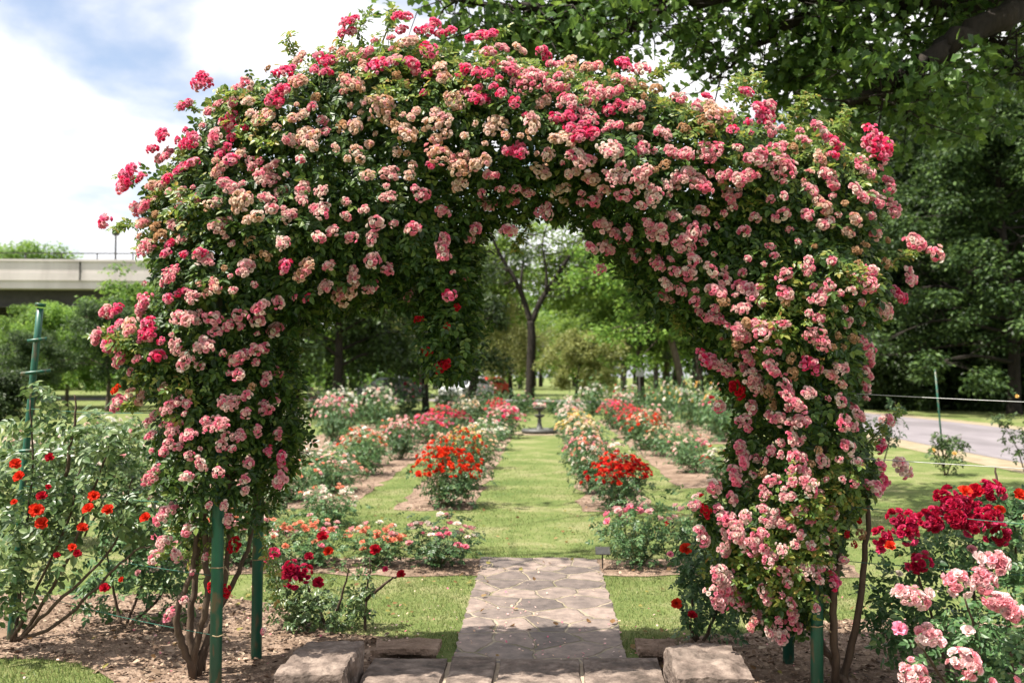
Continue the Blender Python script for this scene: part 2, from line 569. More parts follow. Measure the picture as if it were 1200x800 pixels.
def poly_sd(P, poly):
    """signed distance (positive inside) of points P to closed polygon"""
    A = np.asarray(poly, float)
    B = np.roll(A, -1, 0)
    best = np.full(len(P), 1e9)
    ins = np.zeros(len(P), bool)
    for a, b in zip(A, B):
        ab = b - a
        t = np.clip(((P - a) @ ab) / (ab @ ab), 0, 1)
        best = np.minimum(best, np.linalg.norm(P - a - t[:, None] * ab, axis=1))
        c = (a[1] > P[:, 1]) != (b[1] > P[:, 1])
        with np.errstate(divide='ignore', invalid='ignore'):
            xi = (b[0] - a[0]) * (P[:, 1] - a[1]) / (b[1] - a[1]) + a[0]
        ins ^= c & (P[:, 0] < xi)
    return np.where(ins, best, -best)


# ------------------------------------------------------------------ ground, paths, beds
def sheet(name, poly, z, mat, sub=0, **kw):
    P = np.asarray(poly, float)
    mb = MB()
    mb.add(np.c_[P, np.full(len(P), z)], [np.arange(len(P))[None]])
    o = mb.obj(name, mat)
    return tag(o, kind='structure')


def ragged(x0, x1, y0, y1, amp=.05, step=.18, seed=0):
    g = np.random.default_rng(seed)
    pts = []
    for (ax, ay, bx, by) in ((x0, y0, x1, y0), (x1, y0, x1, y1), (x1, y1, x0, y1), (x0, y1, x0, y0)):
        n = max(2, int(math.hypot(bx - ax, by - ay) / step))
        for t in np.linspace(0, 1, n, endpoint=False):
            pts.append((ax + (bx - ax) * t + g.normal(0, amp * .5), ay + (by - ay) * t + g.normal(0, amp * .5)))
    return pts


sheet('ground', [(-400, -60), (400, -60), (400, 700), (-400, 700)], 0, 'lawn')
SOILS = [
    ('soil_bed', [(-9, 5.7), (-6, 5.65), (-3.4, 5.6), (-2.85, 5.6), (-2.6, 5.52), (-2.4, 5.36), (-2.25, 5.2), (-2.1, 4.86), (-1.9, 4.6), (-1.2, 4.2), (-.9, 4.1), (-.93, 5.0), (-.9, 5.75), (-.62, 5.98), (-.9, 6.12),
                  (-1.3, 6.2), (-1.6, 6.55), (-1.9, 7.0), (-2.6, 7.3), (-3.6, 7.2), (-5, 7.4), (-9, 7.3)]),
    ('soil_bed', [(.7, 4.1), (1.5, 4.1), (4, 4.3), (9, 4.4), (9, 6.3), (5, 6.4), (3, 6.55), (2.3, 6.7), (1.7, 6.6), (1.2, 6.25), (.75, 6.15), (.5, 5.95), (.62, 5.7)]),
    ('soil_bed', ragged(-1.8, -.84, 11.85, 34, .08, .3, 1)),
    ('soil_bed', ragged(-3.75, -2.4, 11.9, 36, .08, .3, 2)),
    ('soil_bed', ragged(-6.0, -4.6, 13, 33, .08, .3, 3)),
    ('soil_bed', ragged(.48, 1.36, 11.8, 34, .08, .3, 4)),
    ('soil_bed', ragged(1.95, 3.15, 14.3, 36, .08, .3, 5)),
    ('soil_bed', ragged(-3.6, -.52, 8.0, 8.75, .08, .2, 6)),
    ('soil_bed', ragged(.42, 2.6, 8.05, 8.75, .08, .2, 7)),
    ('soil_bed', ragged(3.7, 5.4, 23.5, 36, .1, .3, 8)),
]
for i, (nm, p) in enumerate(SOILS):
    sheet(nm, p, .004 + .0003 * i, 'soil')
PATH = [(-.5, 5.35), (.46, 5.35), (.47, 6.4), (.48, 7.5), (.46, 8.72), (.2, 8.8), (-.2, 8.76), (-.55, 8.82), (-.52, 7.6), (-.53, 6.5)]
PATHR = []
for a, b in zip(PATH, PATH[1:] + PATH[:1]):
    for t in np.linspace(0, 1, max(2, int(math.hypot(b[0] - a[0], b[1] - a[1]) / .05)), endpoint=False):
        q = np.array([a[0] + (b[0] - a[0]) * t, a[1] + (b[1] - a[1]) * t])
        PATHR.append(tuple(q + .010 * np.array([wob(q, 9, 91), wob(q, 8, 92)]) + rng.normal(0, .006, 2)))
sheet('path', PATHR, .010, 'path')


def strip(name, cl, w, z, mat):
    c = curve(cl, 8)[:, :2]
    t = nrm(np.gradient(c, axis=0))
    nn = np.stack([-t[:, 1], t[:, 0]], 1)
    L, R = c + nn * w / 2, c - nn * w / 2
    V = np.vstack([np.c_[L, np.full(len(c), z)], np.c_[R, np.full(len(c), z)]])
    k = len(c)
    q = np.array([(i, k + i, k + i + 1, i + 1) for i in range(k - 1)])
    return tag(MB().add(V, [q]).obj(name, mat), kind='structure')


ROADC = [(10.9, -30, 0), (11.0, 0, 0), (11.2, 20, 0), (11.6, 34, 0), (10.6, 47, 0), (6.5, 58, 0), (-3, 64, 0), (-20, 66, 0), (-50, 68, 0), (-110, 70, 0)]
strip('road_verge', ROADC, 6.6, .006, 'verge')
strip('road', ROADC, 4.9, .012, 'asphalt')
strip('footpath', [(9, 29, 0), (6.6, 31.5, 0), (4.6, 33.5, 0), (3.9, 35.5, 0)], 1.0, .009, 'verge')

allsoil = [p for _, p in SOILS]


def on_lawn(xy):
    ok = poly_sd(xy, PATH) < 0
    for p in allsoil:
        ok &= poly_sd(xy, p) < -.005
    return ok


# grass blades where the lawn is near enough to show them
GB = (np.array([(0, -.5, 0), (0, .5, 0), (.25, 0, 1.0)], float), [np.array([(0, 1, 2)])])


def blades(n, x0, x1, y0, y1, h, w, poly_ok=on_lawn):
    xy = np.c_[rng.uniform(x0, x1, n), rng.uniform(y0, y1, n)]
    xy = xy[poly_ok(xy)]
    worn = np.exp(-((xy[:, 0] - .08) / .28) ** 2) * (xy[:, 1] > 8.9) * .55
    xy = xy[rng.random(len(xy)) > np.clip(worn + .38 * wob(xy, 1.7, 5) + .25 * wob(xy, 5, 6), 0, .85)]
    k = len(xy)
    P = np.c_[xy, np.zeros(k)]
    N = nrm(np.c_[rng.normal(0, .45, (k, 2)), np.ones(k)])
    hh = h * rng.uniform(.5, 1.25, k) * (1 + .3 * wob(xy, 2.5, 3))
    X, Y, Z = frames(N)
    tv = GB[0]
    V = P[:, None] + (tv[None, :, 0:1] * X[:, None] * hh[:, None, None] + tv[None, :, 1:2] * Y[:, None] * w + tv[None, :, 2:3] * Z[:, None] * hh[:, None, None])
    fs = (np.array([[0, 1, 2]])[None] + (np.arange(k) * 3)[:, None, None]).reshape(-1, 3)
    return V.reshape(-1, 3), [fs]


mb = MB()
fade = lambda a, b: (lambda xy: on_lawn(xy) & (rng.random(len(xy)) > (xy[:, 1] - a) / (b - a)))
mb.add(*blades(70000, -2.2, 2.4, 5.9, 9.4, .022, .0045))
mb.add(*blades(110000, -4.4, 4.2, 8.9, 22, .024, .007, fade(9, 22)))
mb.add(*blades(9000, -5.5, -1.6, 7.0, 12, .03, .008))
mb.add(*blades(14000, 1.8, 6.5, 6.4, 14, .026, .007, fade(7, 14)))
mb.add(*blades(14000, -3.2, -1.6, 3.9, 5.65, .035, .0045))
mb.add(*blades(3500, -.98, .9, 5.8, 6.2, .026, .004, lambda xy: poly_sd(xy, PATH) < -.0))
tag(mb.obj('lawn_grass', 'grass'), 'short mown green grass of the rose garden lawn', 'grass', kind='stuff')

CHIP = (np.array([(0, -.5, 0), (1, -.4, .1), (1.1, .4, -.05), (-.05, .5, .12)], float), [np.array([(0, 1, 2, 3)])])
mb = MB()
for pi, n, box_ in ((0, 16000, (-4.2, -.6, 4.1, 7.4)), (1, 14000, (.5, 3.4, 4.1, 6.7)), (2, 1500, (-2, -.75, 11.5, 17)), (3, 1800, (-3.8, -2.3, 11.8, 18)),
                    (5, 1500, (.4, 1.45, 11.5, 17)), (7, 900, (-3.6, -.5, 7.9, 8.8)), (8, 600, (.4, 2.6, 7.9, 8.8))):
    xy = np.c_[rng.uniform(box_[0], box_[1], n), rng.uniform(box_[2], box_[3], n)]
    xy = xy[poly_sd(xy, allsoil[pi]) > .0]
    k = len(xy)
    P = np.c_[xy, rng.uniform(.008, .022, k)]
    V, fs = scatter(CHIP, P, np.c_[rng.normal(0, .35, (k, 2)), np.ones(k)], rng.gamma(3, .0042, k))
    mb.add(V, fs)
tag(mb.obj('mulch', 'chip'), 'bark chips and fallen leaves strewn over the bare soil', 'mulch', kind='stuff')


LIT = leaf_tpl(.4, .12, .1)
mb = MB()
pal = np.array([(.82, .45, .45), (.83, .62, .56), (.74, .5, .36), (.76, .22, .3)])
k = 520
P = np.c_[rng.normal(-.1, 1.5, k), rng.normal(5.9, .75, k), np.full(k, .02)]
st_ = (P[:, 1] < 5.47) & (np.abs(P[:, 0] + .15) < .8)
P = P[(P[:, 1] > 4.9) & ~st_]
V, fs = scatter(LIT, P, np.c_[rng.normal(0, .4, (len(P), 2)), np.ones(len(P))], rng.uniform(.012, .022, len(P)))
mb.add(V, fs, 0, np.repeat(pal[rng.integers(0, 4, len(P))], 6, 0))
pal = np.array([(.22, .12, .05), (.30, .2, .09), (.16, .09, .04), (.25, .22, .06)])
k = 420
P = np.c_[rng.uniform(-3.2, 3.2, k), rng.uniform(5.0, 12, k), np.full(k, .022)]
P = P[~((P[:, 1] < 5.47) & (np.abs(P[:, 0] + .15) < 1.2))]
V, fs = scatter(LIT, P, np.c_[rng.normal(0, .4, (len(P), 2)), np.ones(len(P))], rng.uniform(.025, .05, len(P)))
mb.add(V, fs, 0, np.repeat(pal[rng.integers(0, 4, len(P))], 6, 0))
tag(mb.obj('leaf_litter', 'petal', colour=True), 'fallen pink petals and dry brown leaves strewn on path, lawn and soil', 'litter', kind='stuff')

# ------------------------------------------------------------------ stones of the step
def rock(x0, x1, y0, y1, z0, z1, seed, amp=.012, skew=0.0, n=(9, 12, 5), bev=.02):
    """roughened block: subdivided box surface pushed about by noise"""
    mb = MB()
    nx, ny, nz = n

    def face(u, v, w, du, dv, nu, nv):
        a, b = np.meshgrid(np.linspace(0, 1, nu), np.linspace(0, 1, nv), indexing='ij')
        P = np.asarray(w)[None, None] + a[..., None] * np.asarray(du) + b[..., None] * np.asarray(dv)
        q = [(i * nv + j, (i + 1) * nv + j, (i + 1) * nv + j + 1, i * nv + j + 1) for i in range(nu - 1) for j in range(nv - 1)]
        return P.reshape(-1, 3), [np.array(q)]
    X, Y, Z = x1 - x0, y1 - y0, z1 - z0
    o = (x0, y0, z0)
    fs = [face(0, 0, o, (0, Y, 0), (X, 0, 0), ny, nx), face(0, 0, (x0, y0, z1), (X, 0, 0), (0, Y, 0), nx, ny),
          face(0, 0, o, (X, 0, 0), (0, 0, Z), nx, nz), face(0, 0, (x0, y1, z0), (0, 0, Z), (X, 0, 0), nz, nx),
          face(0, 0, o, (0, 0, Z), (0, Y, 0), nz, ny), face(0, 0, (x1, y0, z0), (0, Y, 0), (0, 0, Z), ny, nz)]
    c = np.array([(x0 + x1) / 2, (y0 + y1) / 2, (z0 + z1) / 2])
    h = np.array([X, Y, Z]) / 2
    for V, f in fs:
        d = (V - c) / h
        near = (np.abs(d) * h - (h - bev) > 0)
        cnt = near.sum(1)
        pull = np.where(near, np.sign(d) * bev * np.where(cnt > 1, .45, 0)[:, None], 0)
        V = V - pull
        V = V + amp * np.stack([wob(V, 7, seed), wob(V, 8, seed + 1), wob(V, 6, seed + 2)], 1)
        V = V + amp * .5 * np.stack([wob(V, 23, seed + 3), wob(V, 26, seed + 4), wob(V, 24, seed + 5)], 1)
        V[:, 0] += skew * (V[:, 1] - y0)
        mb.add(V, f)
    return mb


tag(rock(-1.28, -.95, 4.74, 5.30, -.03, .2, 5, .017, bev=.012, n=(16, 22, 9)).obj('edging_stone', 'stone'), 'rough squared brown stone flanking the step on the left, below the green posts', 'stone', 'rough stones flanking the step')
tag(rock(.63, .985, 4.72, 5.32, -.03, .2, 25, .017, bev=.012, n=(16, 22, 9)).obj('edging_stone', 'stone'), 'rough squared brown stone flanking the step on the right, under the pale pink roses', 'stone', 'rough stones flanking the step')
sl = [(-.93, -.515, 'widest stone slab of the step, left end beside the rough stone'),
      (-.50, -.255, 'narrow stone slab of the step, between the wide left slab and the central slab'),
      (-.24, .19, 'broad central stone slab of the step at the foot of the flagstone path'),
      (.205, .615, 'stone slab at the right end of the step beside the rough stone')]
for i, (a, b, lab) in enumerate(sl):
    tag(rock(a, b, 4.3, 5.45 + (.02 if i % 2 else 0), -.04, .075 + .004 * (i % 2), 40 + 7 * i, .006, n=(12, 18, 4), bev=.014).obj('step_slab', 'stone'), lab, 'step slab', 'slabs of the stone step')
tag(MB().add(*box(-.925, .61, 4.31, 5.44, -.02, .05)).obj('mortar_bed', 'mortar'), kind='structure')
def ledge(x0, x1, y0, y1, seed):  # soil lip added here, raised at the front so the gap below turns dark
    mb = rock(x0, x1, y0, y1, .06, .10, seed, .012, n=(18, 10, 3), bev=.006)
    sup = rock(x0 + .03, x1 - .02, y0 + .16, y1 - .02, -.05, .07, seed + 3, .006)
    for v, f in ((np.concatenate(sup.v), sup.f),):
        mb.add(v, f)
    return mb


tag(ledge(.51, .74, 5.54, 5.78, 77).obj('added_soil_lip', 'soil'), 'added soil lip shading a dark gap beside the rough right stone', 'stone')
tag(ledge(-.96, -.58, 5.52, 5.74, 87).obj('added_soil_lip', 'soil'), 'added soil lip shading a dark hollow, behind the left end of the step', 'stone')

# ------------------------------------------------------------------ the arbour frame
YA0, YA1 = 5.05, 5.65
arb = empty('garden_arch', (-.14, 5.35, 0), 'green tubular metal arch carrying the climbing roses over the path', 'garden arch')


def local(o, V):
    return np.asarray(V, float) - np.array(o.location)


def part(mb_or_v, name, mat, root, smooth=True, colour=False):
    """part given in world coordinates under an unrotated root"""
    mb_ = mb_or_v
    off = np.array(root.location)
    mb_.v = [v - off.astype(np.float32) for v in mb_.v]
    return mb_.obj(name, mat, root, smooth, colour)


for (x, y) in ((-1.665, YA0), (-1.63, YA1), (1.355, YA0), (1.36, YA1)):
    lean = .02
    part(MB().add(*tube([(x, y, -.2), (x + lean * .4, y, 1.0), (x + lean, y, 2.15)], .031, 14)), 'post', 'green_paint', arb)
for (x, y, z) in ((-1.655, YA0, .62), (-1.65, YA0, .95), (-1.62, YA1, .55), (1.36, YA0, .35), (1.365, YA1, .4), (-1.65, YA0, .28), (1.365, YA0, .62)):
    a = np.linspace(0, 6.4, 15)
    ring = np.stack([x + .0345 * np.cos(a), y + .0345 * np.sin(a), z + .012 * a / 6.4 + rng.normal(0, .0012, 15)], 1)
    tail = ring[-1] + np.array([[.012, -.01, -.012], [.03, -.016, -.035]])
    part(MB().add(*tube(np.vstack([ring, tail]), .0034, 5)), 'tie', 'chip_tie', arb)
for y in (YA0, YA1):
    pts = [(-1.645, y, 2.1)] + [(-.14 - 1.5 * math.cos(a), y, 2.1 + .62 * math.sin(a)) for a in np.linspace(.1, math.pi - .1, 14)] + [(1.375, y, 2.1)]
    part(MB().add(*tube(pts, .024, 10)), 'hoop', 'green_paint', arb)
for x, z in ((-1.64, 1.0), (-1.64, 1.6), (1.37, 1.0), (1.37, 1.6), (-1.2, 2.52), (-.5, 2.7), (.25, 2.7), (.95, 2.52)):
    part(MB().add(*tube([(x, YA0, z), (x, (YA0 + YA1) / 2, z), (x, YA1, z)], .012, 8)), 'rung', 'green_paint', arb)

# ------------------------------------------------------------------ climbing roses
OUTER = [(200, 640), (172, 580), (165, 520), (172, 480), (150, 455), (128, 425), (112, 400), (128, 375), (165, 350), (172, 320), (155, 290), (158, 255), (150, 222), (172, 195),
         (200, 165), (222, 130), (240, 100), (285, 92), (318, 72), (360, 68), (395, 42), (440, 38), (480, 30), (530, 45), (575, 52), (620, 68), (680, 78), (735, 85),
         (790, 108), (830, 120), (880, 128), (920, 148), (975, 160), (1015, 178), (1030, 215), (1040, 250), (1030, 290), (1045, 320), (1045, 350), (1020, 385), (1012, 430),
         (1005, 470), (1015, 510), (1035, 545), (1025, 575), (1000, 610), (985, 660), (975, 700), (950, 735)]
INNER = [(905, 730), (880, 735), (850, 705), (825, 690), (832, 650), (815, 620), (825, 590), (845, 570), (858, 530), (860, 480), (838, 440), (815, 400), (818, 378), (790, 368),
         (765, 350), (745, 330), (718, 325), (692, 305), (668, 275), (630, 266), (590, 276), (556, 290), (552, 330), (548, 380), (536, 428), (516, 432), (498, 395), (484, 352), (440, 352),
         (400, 352), (365, 366), (345, 395), (350, 440), (345, 490), (350, 520), (340, 560), (318, 590), (300, 640), (270, 655), (235, 640)]
INNER = [(x - 20 if (x < 420 and y > 380) else x + 18 if (x > 790 and y > 380) else x, y - (32 if 545 < x < 730 else 14) if y < 335 else y) for x, y in INNER]
ARCH = OUTER + INNER
YC = 5.35


def arch_half(px):
    s = poly_sd(px, ARCH)
    t = np.clip(s / 85., 0, 1)
    lump = 1 + .22 * wob(px, .022, 11) + .12 * wob(px, .06, 12)
    return .46 * np.sqrt(np.clip(1 - (1 - t) ** 2, 0, 1)) * lump, s


def arch_pt(px, y):
    return np.stack([(px[:, 0] - CX) / F * 5.08, y, CH + (HY - px[:, 1]) / F * 5.08], 1)


SPLIT = 610


def arch_leaves(n, side, front=.42, back=.18):
    """leaves through the volume, denser near its faces"""
    lo, hi = ((95, 740), (500, 1090))[side]
    pts = []
    tot = 0
    while tot < n:
        q = np.c_[rng.uniform(95, 1090, n * 3), rng.uniform(15, 745, n * 3)]
        q = q[(q[:, 0] < SPLIT + 30 * np.sin(q[:, 1] * .05)) == (side == 0)]
        s = poly_sd(q, ARCH)
        # ragged rim, and thinner low on the legs
        lim = -5 + 7 * wob(q, .05, 21)
        keep = s > lim
        low = np.clip((q[:, 1] - 510) / 130, 0, 1)
        keep &= rng.random(len(q)) > low * (.82 if side == 0 else .35)
        gap = wob(q, .035, 31) + .5 * wob(q, .09, 32)
        u = rng.random(len(q))
        keep &= (u >= front) | (rng.random(len(q)) < np.clip(1.05 + .55 * gap, .25, 1))
        q = np.c_[q, u][keep]
        pts.append(q)
        tot += len(q)
    q = np.vstack(pts)[:n]
    u = q[:, 2]
    q = q[:, :2]
    h, s = arch_half(q)
    e = np.abs(rng.normal(0, .09, n))
    yf = YC - h + e - .03
    yb = YC + h - e
    yi = YC + h * rng.uniform(-.8, .8, n)
    isf, isb = u < front, u > 1 - back
    y = np.where(isf, yf, np.where(isb, yb, yi))
    P = arch_pt(q, y)
    N = rng.normal(0, .55, (n, 3))
    N[:, 2] += .65
    N[:, 1] += np.where(isf, -.75, np.where(isb, .6, 0))
    # towards the rim the surface faces outwards
    rimd = nrm(q - np.array([[590, 470]]))
    rim = np.clip(1 - s / 60, 0, 1)
    N[:, 0] += rimd[:, 0] * rim * .5
    N[:, 2] += -rimd[:, 1] * rim * .5
    T = rng.normal(0, .6, (n, 3))
    T[:, 2] -= .8
    return P, N, T


CL = """236,93,28,H 216,120,22,H 190,158,24,H 219,167,36,H 176,175,18,H 192,184,26,P 147,207,36,H 121,260,17,H 265,142,30,H 258,174,22,H 248,159,20,P 206,197,24,H
322,116,30,H 334,81,26,H 368,79,18,H 380,69,22,H 287,98,20,P 270,118,16,P 304,135,34,T 356,155,36,T 334,162,22,L 348,95,30,C 277,176,22,T 253,196,34,C 294,189,24,P 314,194,24,L
307,206,36,L 277,233,32,T 260,214,26,P 246,238,28,T 206,224,22,L 208,238,18,P 228,229,16,P 167,243,30,P 167,262,28,C 251,263,28,L 202,262,22,L 306,231,22,L 327,223,22,L 351,219,20,L
376,223,22,L 351,233,22,L 314,243,18,L 336,250,26,L 371,245,24,L 297,251,18,T 363,122,13,P 179,219,24,C 351,67,22,C
412,25,28,H 408,37,22,H 471,20,28,H 506,34,26,H 523,40,22,H 569,44,24,H 501,59,18,H 479,51,26,T 442,76,34,H 479,73,28,H 518,84,30,T 462,69,22,P 430,61,22,P 410,95,36,C 422,76,22,C
446,125,36,T 414,145,20,T 483,130,26,T 474,152,36,T 513,143,32,T 532,116,36,T 564,116,34,H 565,86,22,H 596,83,28,P 589,59,22,P 609,61,22,T 616,96,42,P 572,64,20,P 638,67,26,H 648,81,24,P
670,79,26,T 694,84,28,C 650,105,28,P 636,118,24,C 667,121,28,P 660,138,26,H 685,137,34,P 688,157,34,H 662,162,32,T 695,110,38,P 719,128,24,H 729,79,26,H 751,86,20,P 726,98,24,C
721,111,24,P 741,128,24,P 722,148,26,P 746,150,26,C 776,157,30,P 793,121,22,P 712,177,28,L 683,189,30,L 643,184,22,T 604,177,30,H 503,192,12,H 582,142,28,T 574,149,20,T 623,145,32,T
616,133,9,H 527,189,42,C 562,189,26,T 456,203,28,L 454,230,24,L 429,203,18,T 420,184,13,T 491,226,22,P 479,203,15,T 425,245,16,L 439,260,20,P 577,209,24,P 586,226,13,P 616,231,22,P
599,243,20,P 572,246,26,P 636,255,24,P 538,218,22,T 633,206,24,T 651,228,18,T 670,204,24,T 692,213,20,C 695,240,22,P 680,231,11,P 726,209,38,L 753,203,28,L 732,230,18,P 765,233,26,L
781,218,22,L 788,253,24,L 751,177,28,P 786,177,22,P 795,209,20,L 797,182,22,P
825,118,18,H 869,113,20,H 837,135,42,T 817,130,24,P 888,140,36,H 896,130,22,P 898,157,22,P 954,162,30,P 974,172,26,H 1018,177,44,H 938,169,22,P 832,179,34,P 805,181,24,P 884,187,28,P
913,192,42,P 873,209,32,P 851,206,24,P 820,219,32,P 805,206,24,L 856,231,28,P 972,216,26,P 949,224,28,P 999,231,32,P 1006,206,26,P 1033,223,32,P 1036,248,32,P 1019,240,24,P 957,189,20,C
965,245,20,C 945,253,20,P 915,253,20,P 884,255,16,L 822,248,18,L 969,262,16,L
170,292,32,P 199,322,34,P 211,341,20,H 231,294,20,H 236,304,28,L 223,349,22,L 284,314,28,L 216,376,38,L 203,405,26,L 236,405,30,L 174,390,36,H 135,368,28,H 123,365,18,P 113,395,28,P
127,405,18,H 142,420,36,P 169,358,38,P 152,385,26,C 182,417,18,H 213,424,20,L 278,370,20,P 246,373,18,P 250,388,14,P 305,361,20,P 304,376,20,P 326,388,20,P 314,409,18,P 290,419,40,P
278,439,18,P 316,447,22,P 203,473,36,P 267,473,36,L 317,479,22,P 326,468,16,P 142,474,26,P 167,468,22,C 203,500,38,P 250,500,34,P 238,493,13,P 219,511,20,P 280,511,22,P 182,490,26,P
191,454,15,C 137,457,13,O 332,312,15,H 358,316,38,C 386,312,18,P 385,338,24,L 327,355,15,P 363,351,11,H 326,284,24,L 371,277,18,L 388,269,15,P 246,333,22,C 196,527,28,P 332,508,15,P
290,464,15,P 257,523,15,L
483,267,18,P 410,277,18,P 434,279,16,L 521,287,30,P 559,275,20,P 596,277,20,P 521,304,16,P 437,306,20,P 456,319,22,P 417,324,26,L 412,343,36,C 440,341,22,P 528,351,15,H 506,415,16,R
527,430,24,R 538,365,11,R 483,351,15,P 496,378,11,R 704,270,20,P 717,280,20,P 689,297,16,P 707,297,24,P 700,321,15,P 760,277,22,P 775,280,18,L 792,290,24,P 738,307,24,P 766,314,32,P
775,336,24,L 773,353,22,P 793,343,18,P    788,321,15,P
1070,297,42,P 1009,331,44,P 960,348,28,P 873,343,28,P 1041,351,28,H 1023,365,32,L 1055,329,26,P 945,317,22,P 918,344,20,P 888,387,30,P 953,397,34,P 943,424,22,H 862,392,30,P 869,420,24,P
901,434,24,P 830,376,32,P 837,344,28,P 832,317,20,P 846,329,18,L 810,304,22,L 810,290,11,P 805,322,20,P 812,273,20,P 871,272,20,P 819,422,28,H 835,432,36,P 878,447,32,L 915,459,34,P
943,461,22,L 977,432,24,L 1003,408,32,P 1009,422,26,P 1004,437,22,P 1001,452,24,P 977,469,20,P 967,441,18,C 935,493,24,P 905,490,20,P 930,474,20,P 854,456,20,R 991,481,26,P 982,496,28,P
1030,491,15,P 862,496,28,P 857,522,28,P 925,515,24,L 1019,522,20,H 871,476,18,P 984,522,18,L 834,476,15,P 864,365,22,L 989,275,15,C 962,265,15,L
860,538,28,P 851,557,30,P 828,567,20,P 806,587,22,P 818,594,14,R 833,599,28,P 848,606,22,P 848,579,16,L 865,601,18,L 811,616,18,P 816,626,18,P 858,624,38,L 840,635,26,L 877,631,20,P
892,646,28,P 909,641,22,L 836,668,36,L 836,689,36,P 850,692,24,P 863,702,26,L 889,692,32,L 880,714,28,L 870,722,22,C 890,729,24,L 905,736,20,L 919,712,26,P 921,724,18,P 941,662,30,L
966,672,24,H 931,597,22,P 897,609,22,L 887,574,22,P 897,560,20,P 917,581,22,L 934,550,22,P 941,567,24,L 958,538,16,L 924,533,18,P 958,628,13,L 981,621,9,R 966,596,18,P 1040,542,30,L
1011,569,24,P 1023,560,16,H
182,557,34,P 199,603,30,P 223,621,20,L 196,635,28,L 186,651,20,L 211,648,18,L 255,554,16,L 233,543,16,L 219,559,16,L 294,542,16,P 290,560,16,P 337,538,24,H 334,560,18,P 292,574,14,L
245,592,11,L 272,608,16,P 265,591,11,L 280,636,18,R 255,684,14,R 270,689,14,R 246,650,11,L 230,668,9,L 204,716,16,P 221,700,11,L 314,734,11,P"""
clusters = []
for t in CL.split():
    a = t.split(',')
    clusters.append((float(a[0]), float(a[1]), float(a[2]), a[3]))
# lesser heads scattered between the listed ones, coloured like their neighbours
base_c = np.array([(c[0], c[1]) for c in clusters])
extra = 0
while extra < 360:
    q = np.array([[rng.uniform(110, 1050), rng.uniform(30, 720)]])
    s = poly_sd(q, ARCH)[0]
    if s < -2:
        continue
    if 310 < q[0, 0] < 600 and 190 < q[0, 1] < 460 and rng.random() < .85:
        continue
    if q[0, 1] > 540 and q[0, 0] < 400:
        continue
    dd = np.linalg.norm(base_c - q, axis=1)
    if dd.min() < 11:
        continue
    clusters.append((q[0, 0], q[0, 1], rng.uniform(7, 16), 'B' if rng.random() < .09 else clusters[int(dd.argmin())][3]))
    base_c = np.vstack([base_c, q])
    extra += 1

ROOT = [empty('climbing_rose', (-1.78, 5.3, 0), 'climbing rose with hot pink and faded tan flower heads, trained up the left posts and across the top of the arch', 'climbing rose', 'climbing roses on the garden arch'),
        empty('climbing_rose', (1.52, 5.25, 0), 'climbing rose thick with pale pink flower heads to near the ground, trained up the right posts of the arch', 'climbing rose', 'climbing roses on the garden arch')]
ROOT[0]['label'] = 'climbing rose of hot pink and faded tan heads on the left posts and top'
ROOT[1]['label'] = 'climbing rose thick with pale pink heads, hanging low on the right posts'

YOUNG = [(985, 140, 22, 60), (880, 92, 26, 60), (955, 575, 42, 170), (935, 610, 40, 120), (885, 395, 45, 150), (905, 355, 40, 110), (925, 150, 30, 60), (250, 105, 26, 80), (470, 95, 40, 110),
         (195, 168, 22, 40), (225, 245, 30, 60), (540, 100, 40, 90), (430, 60, 30, 60), (345, 60, 24, 50), (985, 330, 30, 80), (870, 660, 40, 130), (920, 660, 40, 120), (150, 275, 22, 40),
         (210, 460, 40, 80), (160, 440, 22, 40), (850, 230, 50, 80), (700, 100, 40, 70), (620, 80, 30, 50), (950, 180, 35, 70), (300, 160, 40, 60), (215, 655, 22, 60), (820, 160, 30, 60), (390, 60, 30, 60), (590, 70, 34, 70), (660, 85, 30, 60), (740, 100, 30, 60), (280, 110, 26, 60), (170, 215, 20, 50), (1010, 200, 24, 60), (790, 125, 24, 50), (150, 400, 20, 50), (500, 60, 30, 60)]
SHOOTS = [[(345, 75), (338, 50), (330, 34)], [(445, 45), (455, 20), (460, 4)], [(415, 40), (420, 22), (428, 8)], [(985, 165), (988, 145), (992, 128)], [(870, 125), (885, 100), (890, 84)],
          [(150, 215), (140, 205), (134, 200)], [(160, 262), (142, 262), (128, 264)], [(1040, 310), (1058, 300), (1070, 292)], [(560, 50), (575, 38), (590, 30)], [(760, 95), (775, 84), (790, 72)],
          [(225, 125), (215, 118), (205, 116)], [(130, 385), (118, 388), (104, 392)], [(1015, 178), (1022, 172), (1034, 168)], [(775, 350), (790, 372), (800, 388)],
          [(200, 610), (190, 640), (180, 660)], [(300, 620), (318, 660), (328, 700)], [(165, 470), (150, 474), (140, 474)], [(1010, 520), (1028, 500), (1045, 480)], [(620, 262), (612, 275), (605, 290)],
          [(390, 60), (402, 30), (410, 18)], [(925, 150), (940, 120), (952, 112)]]
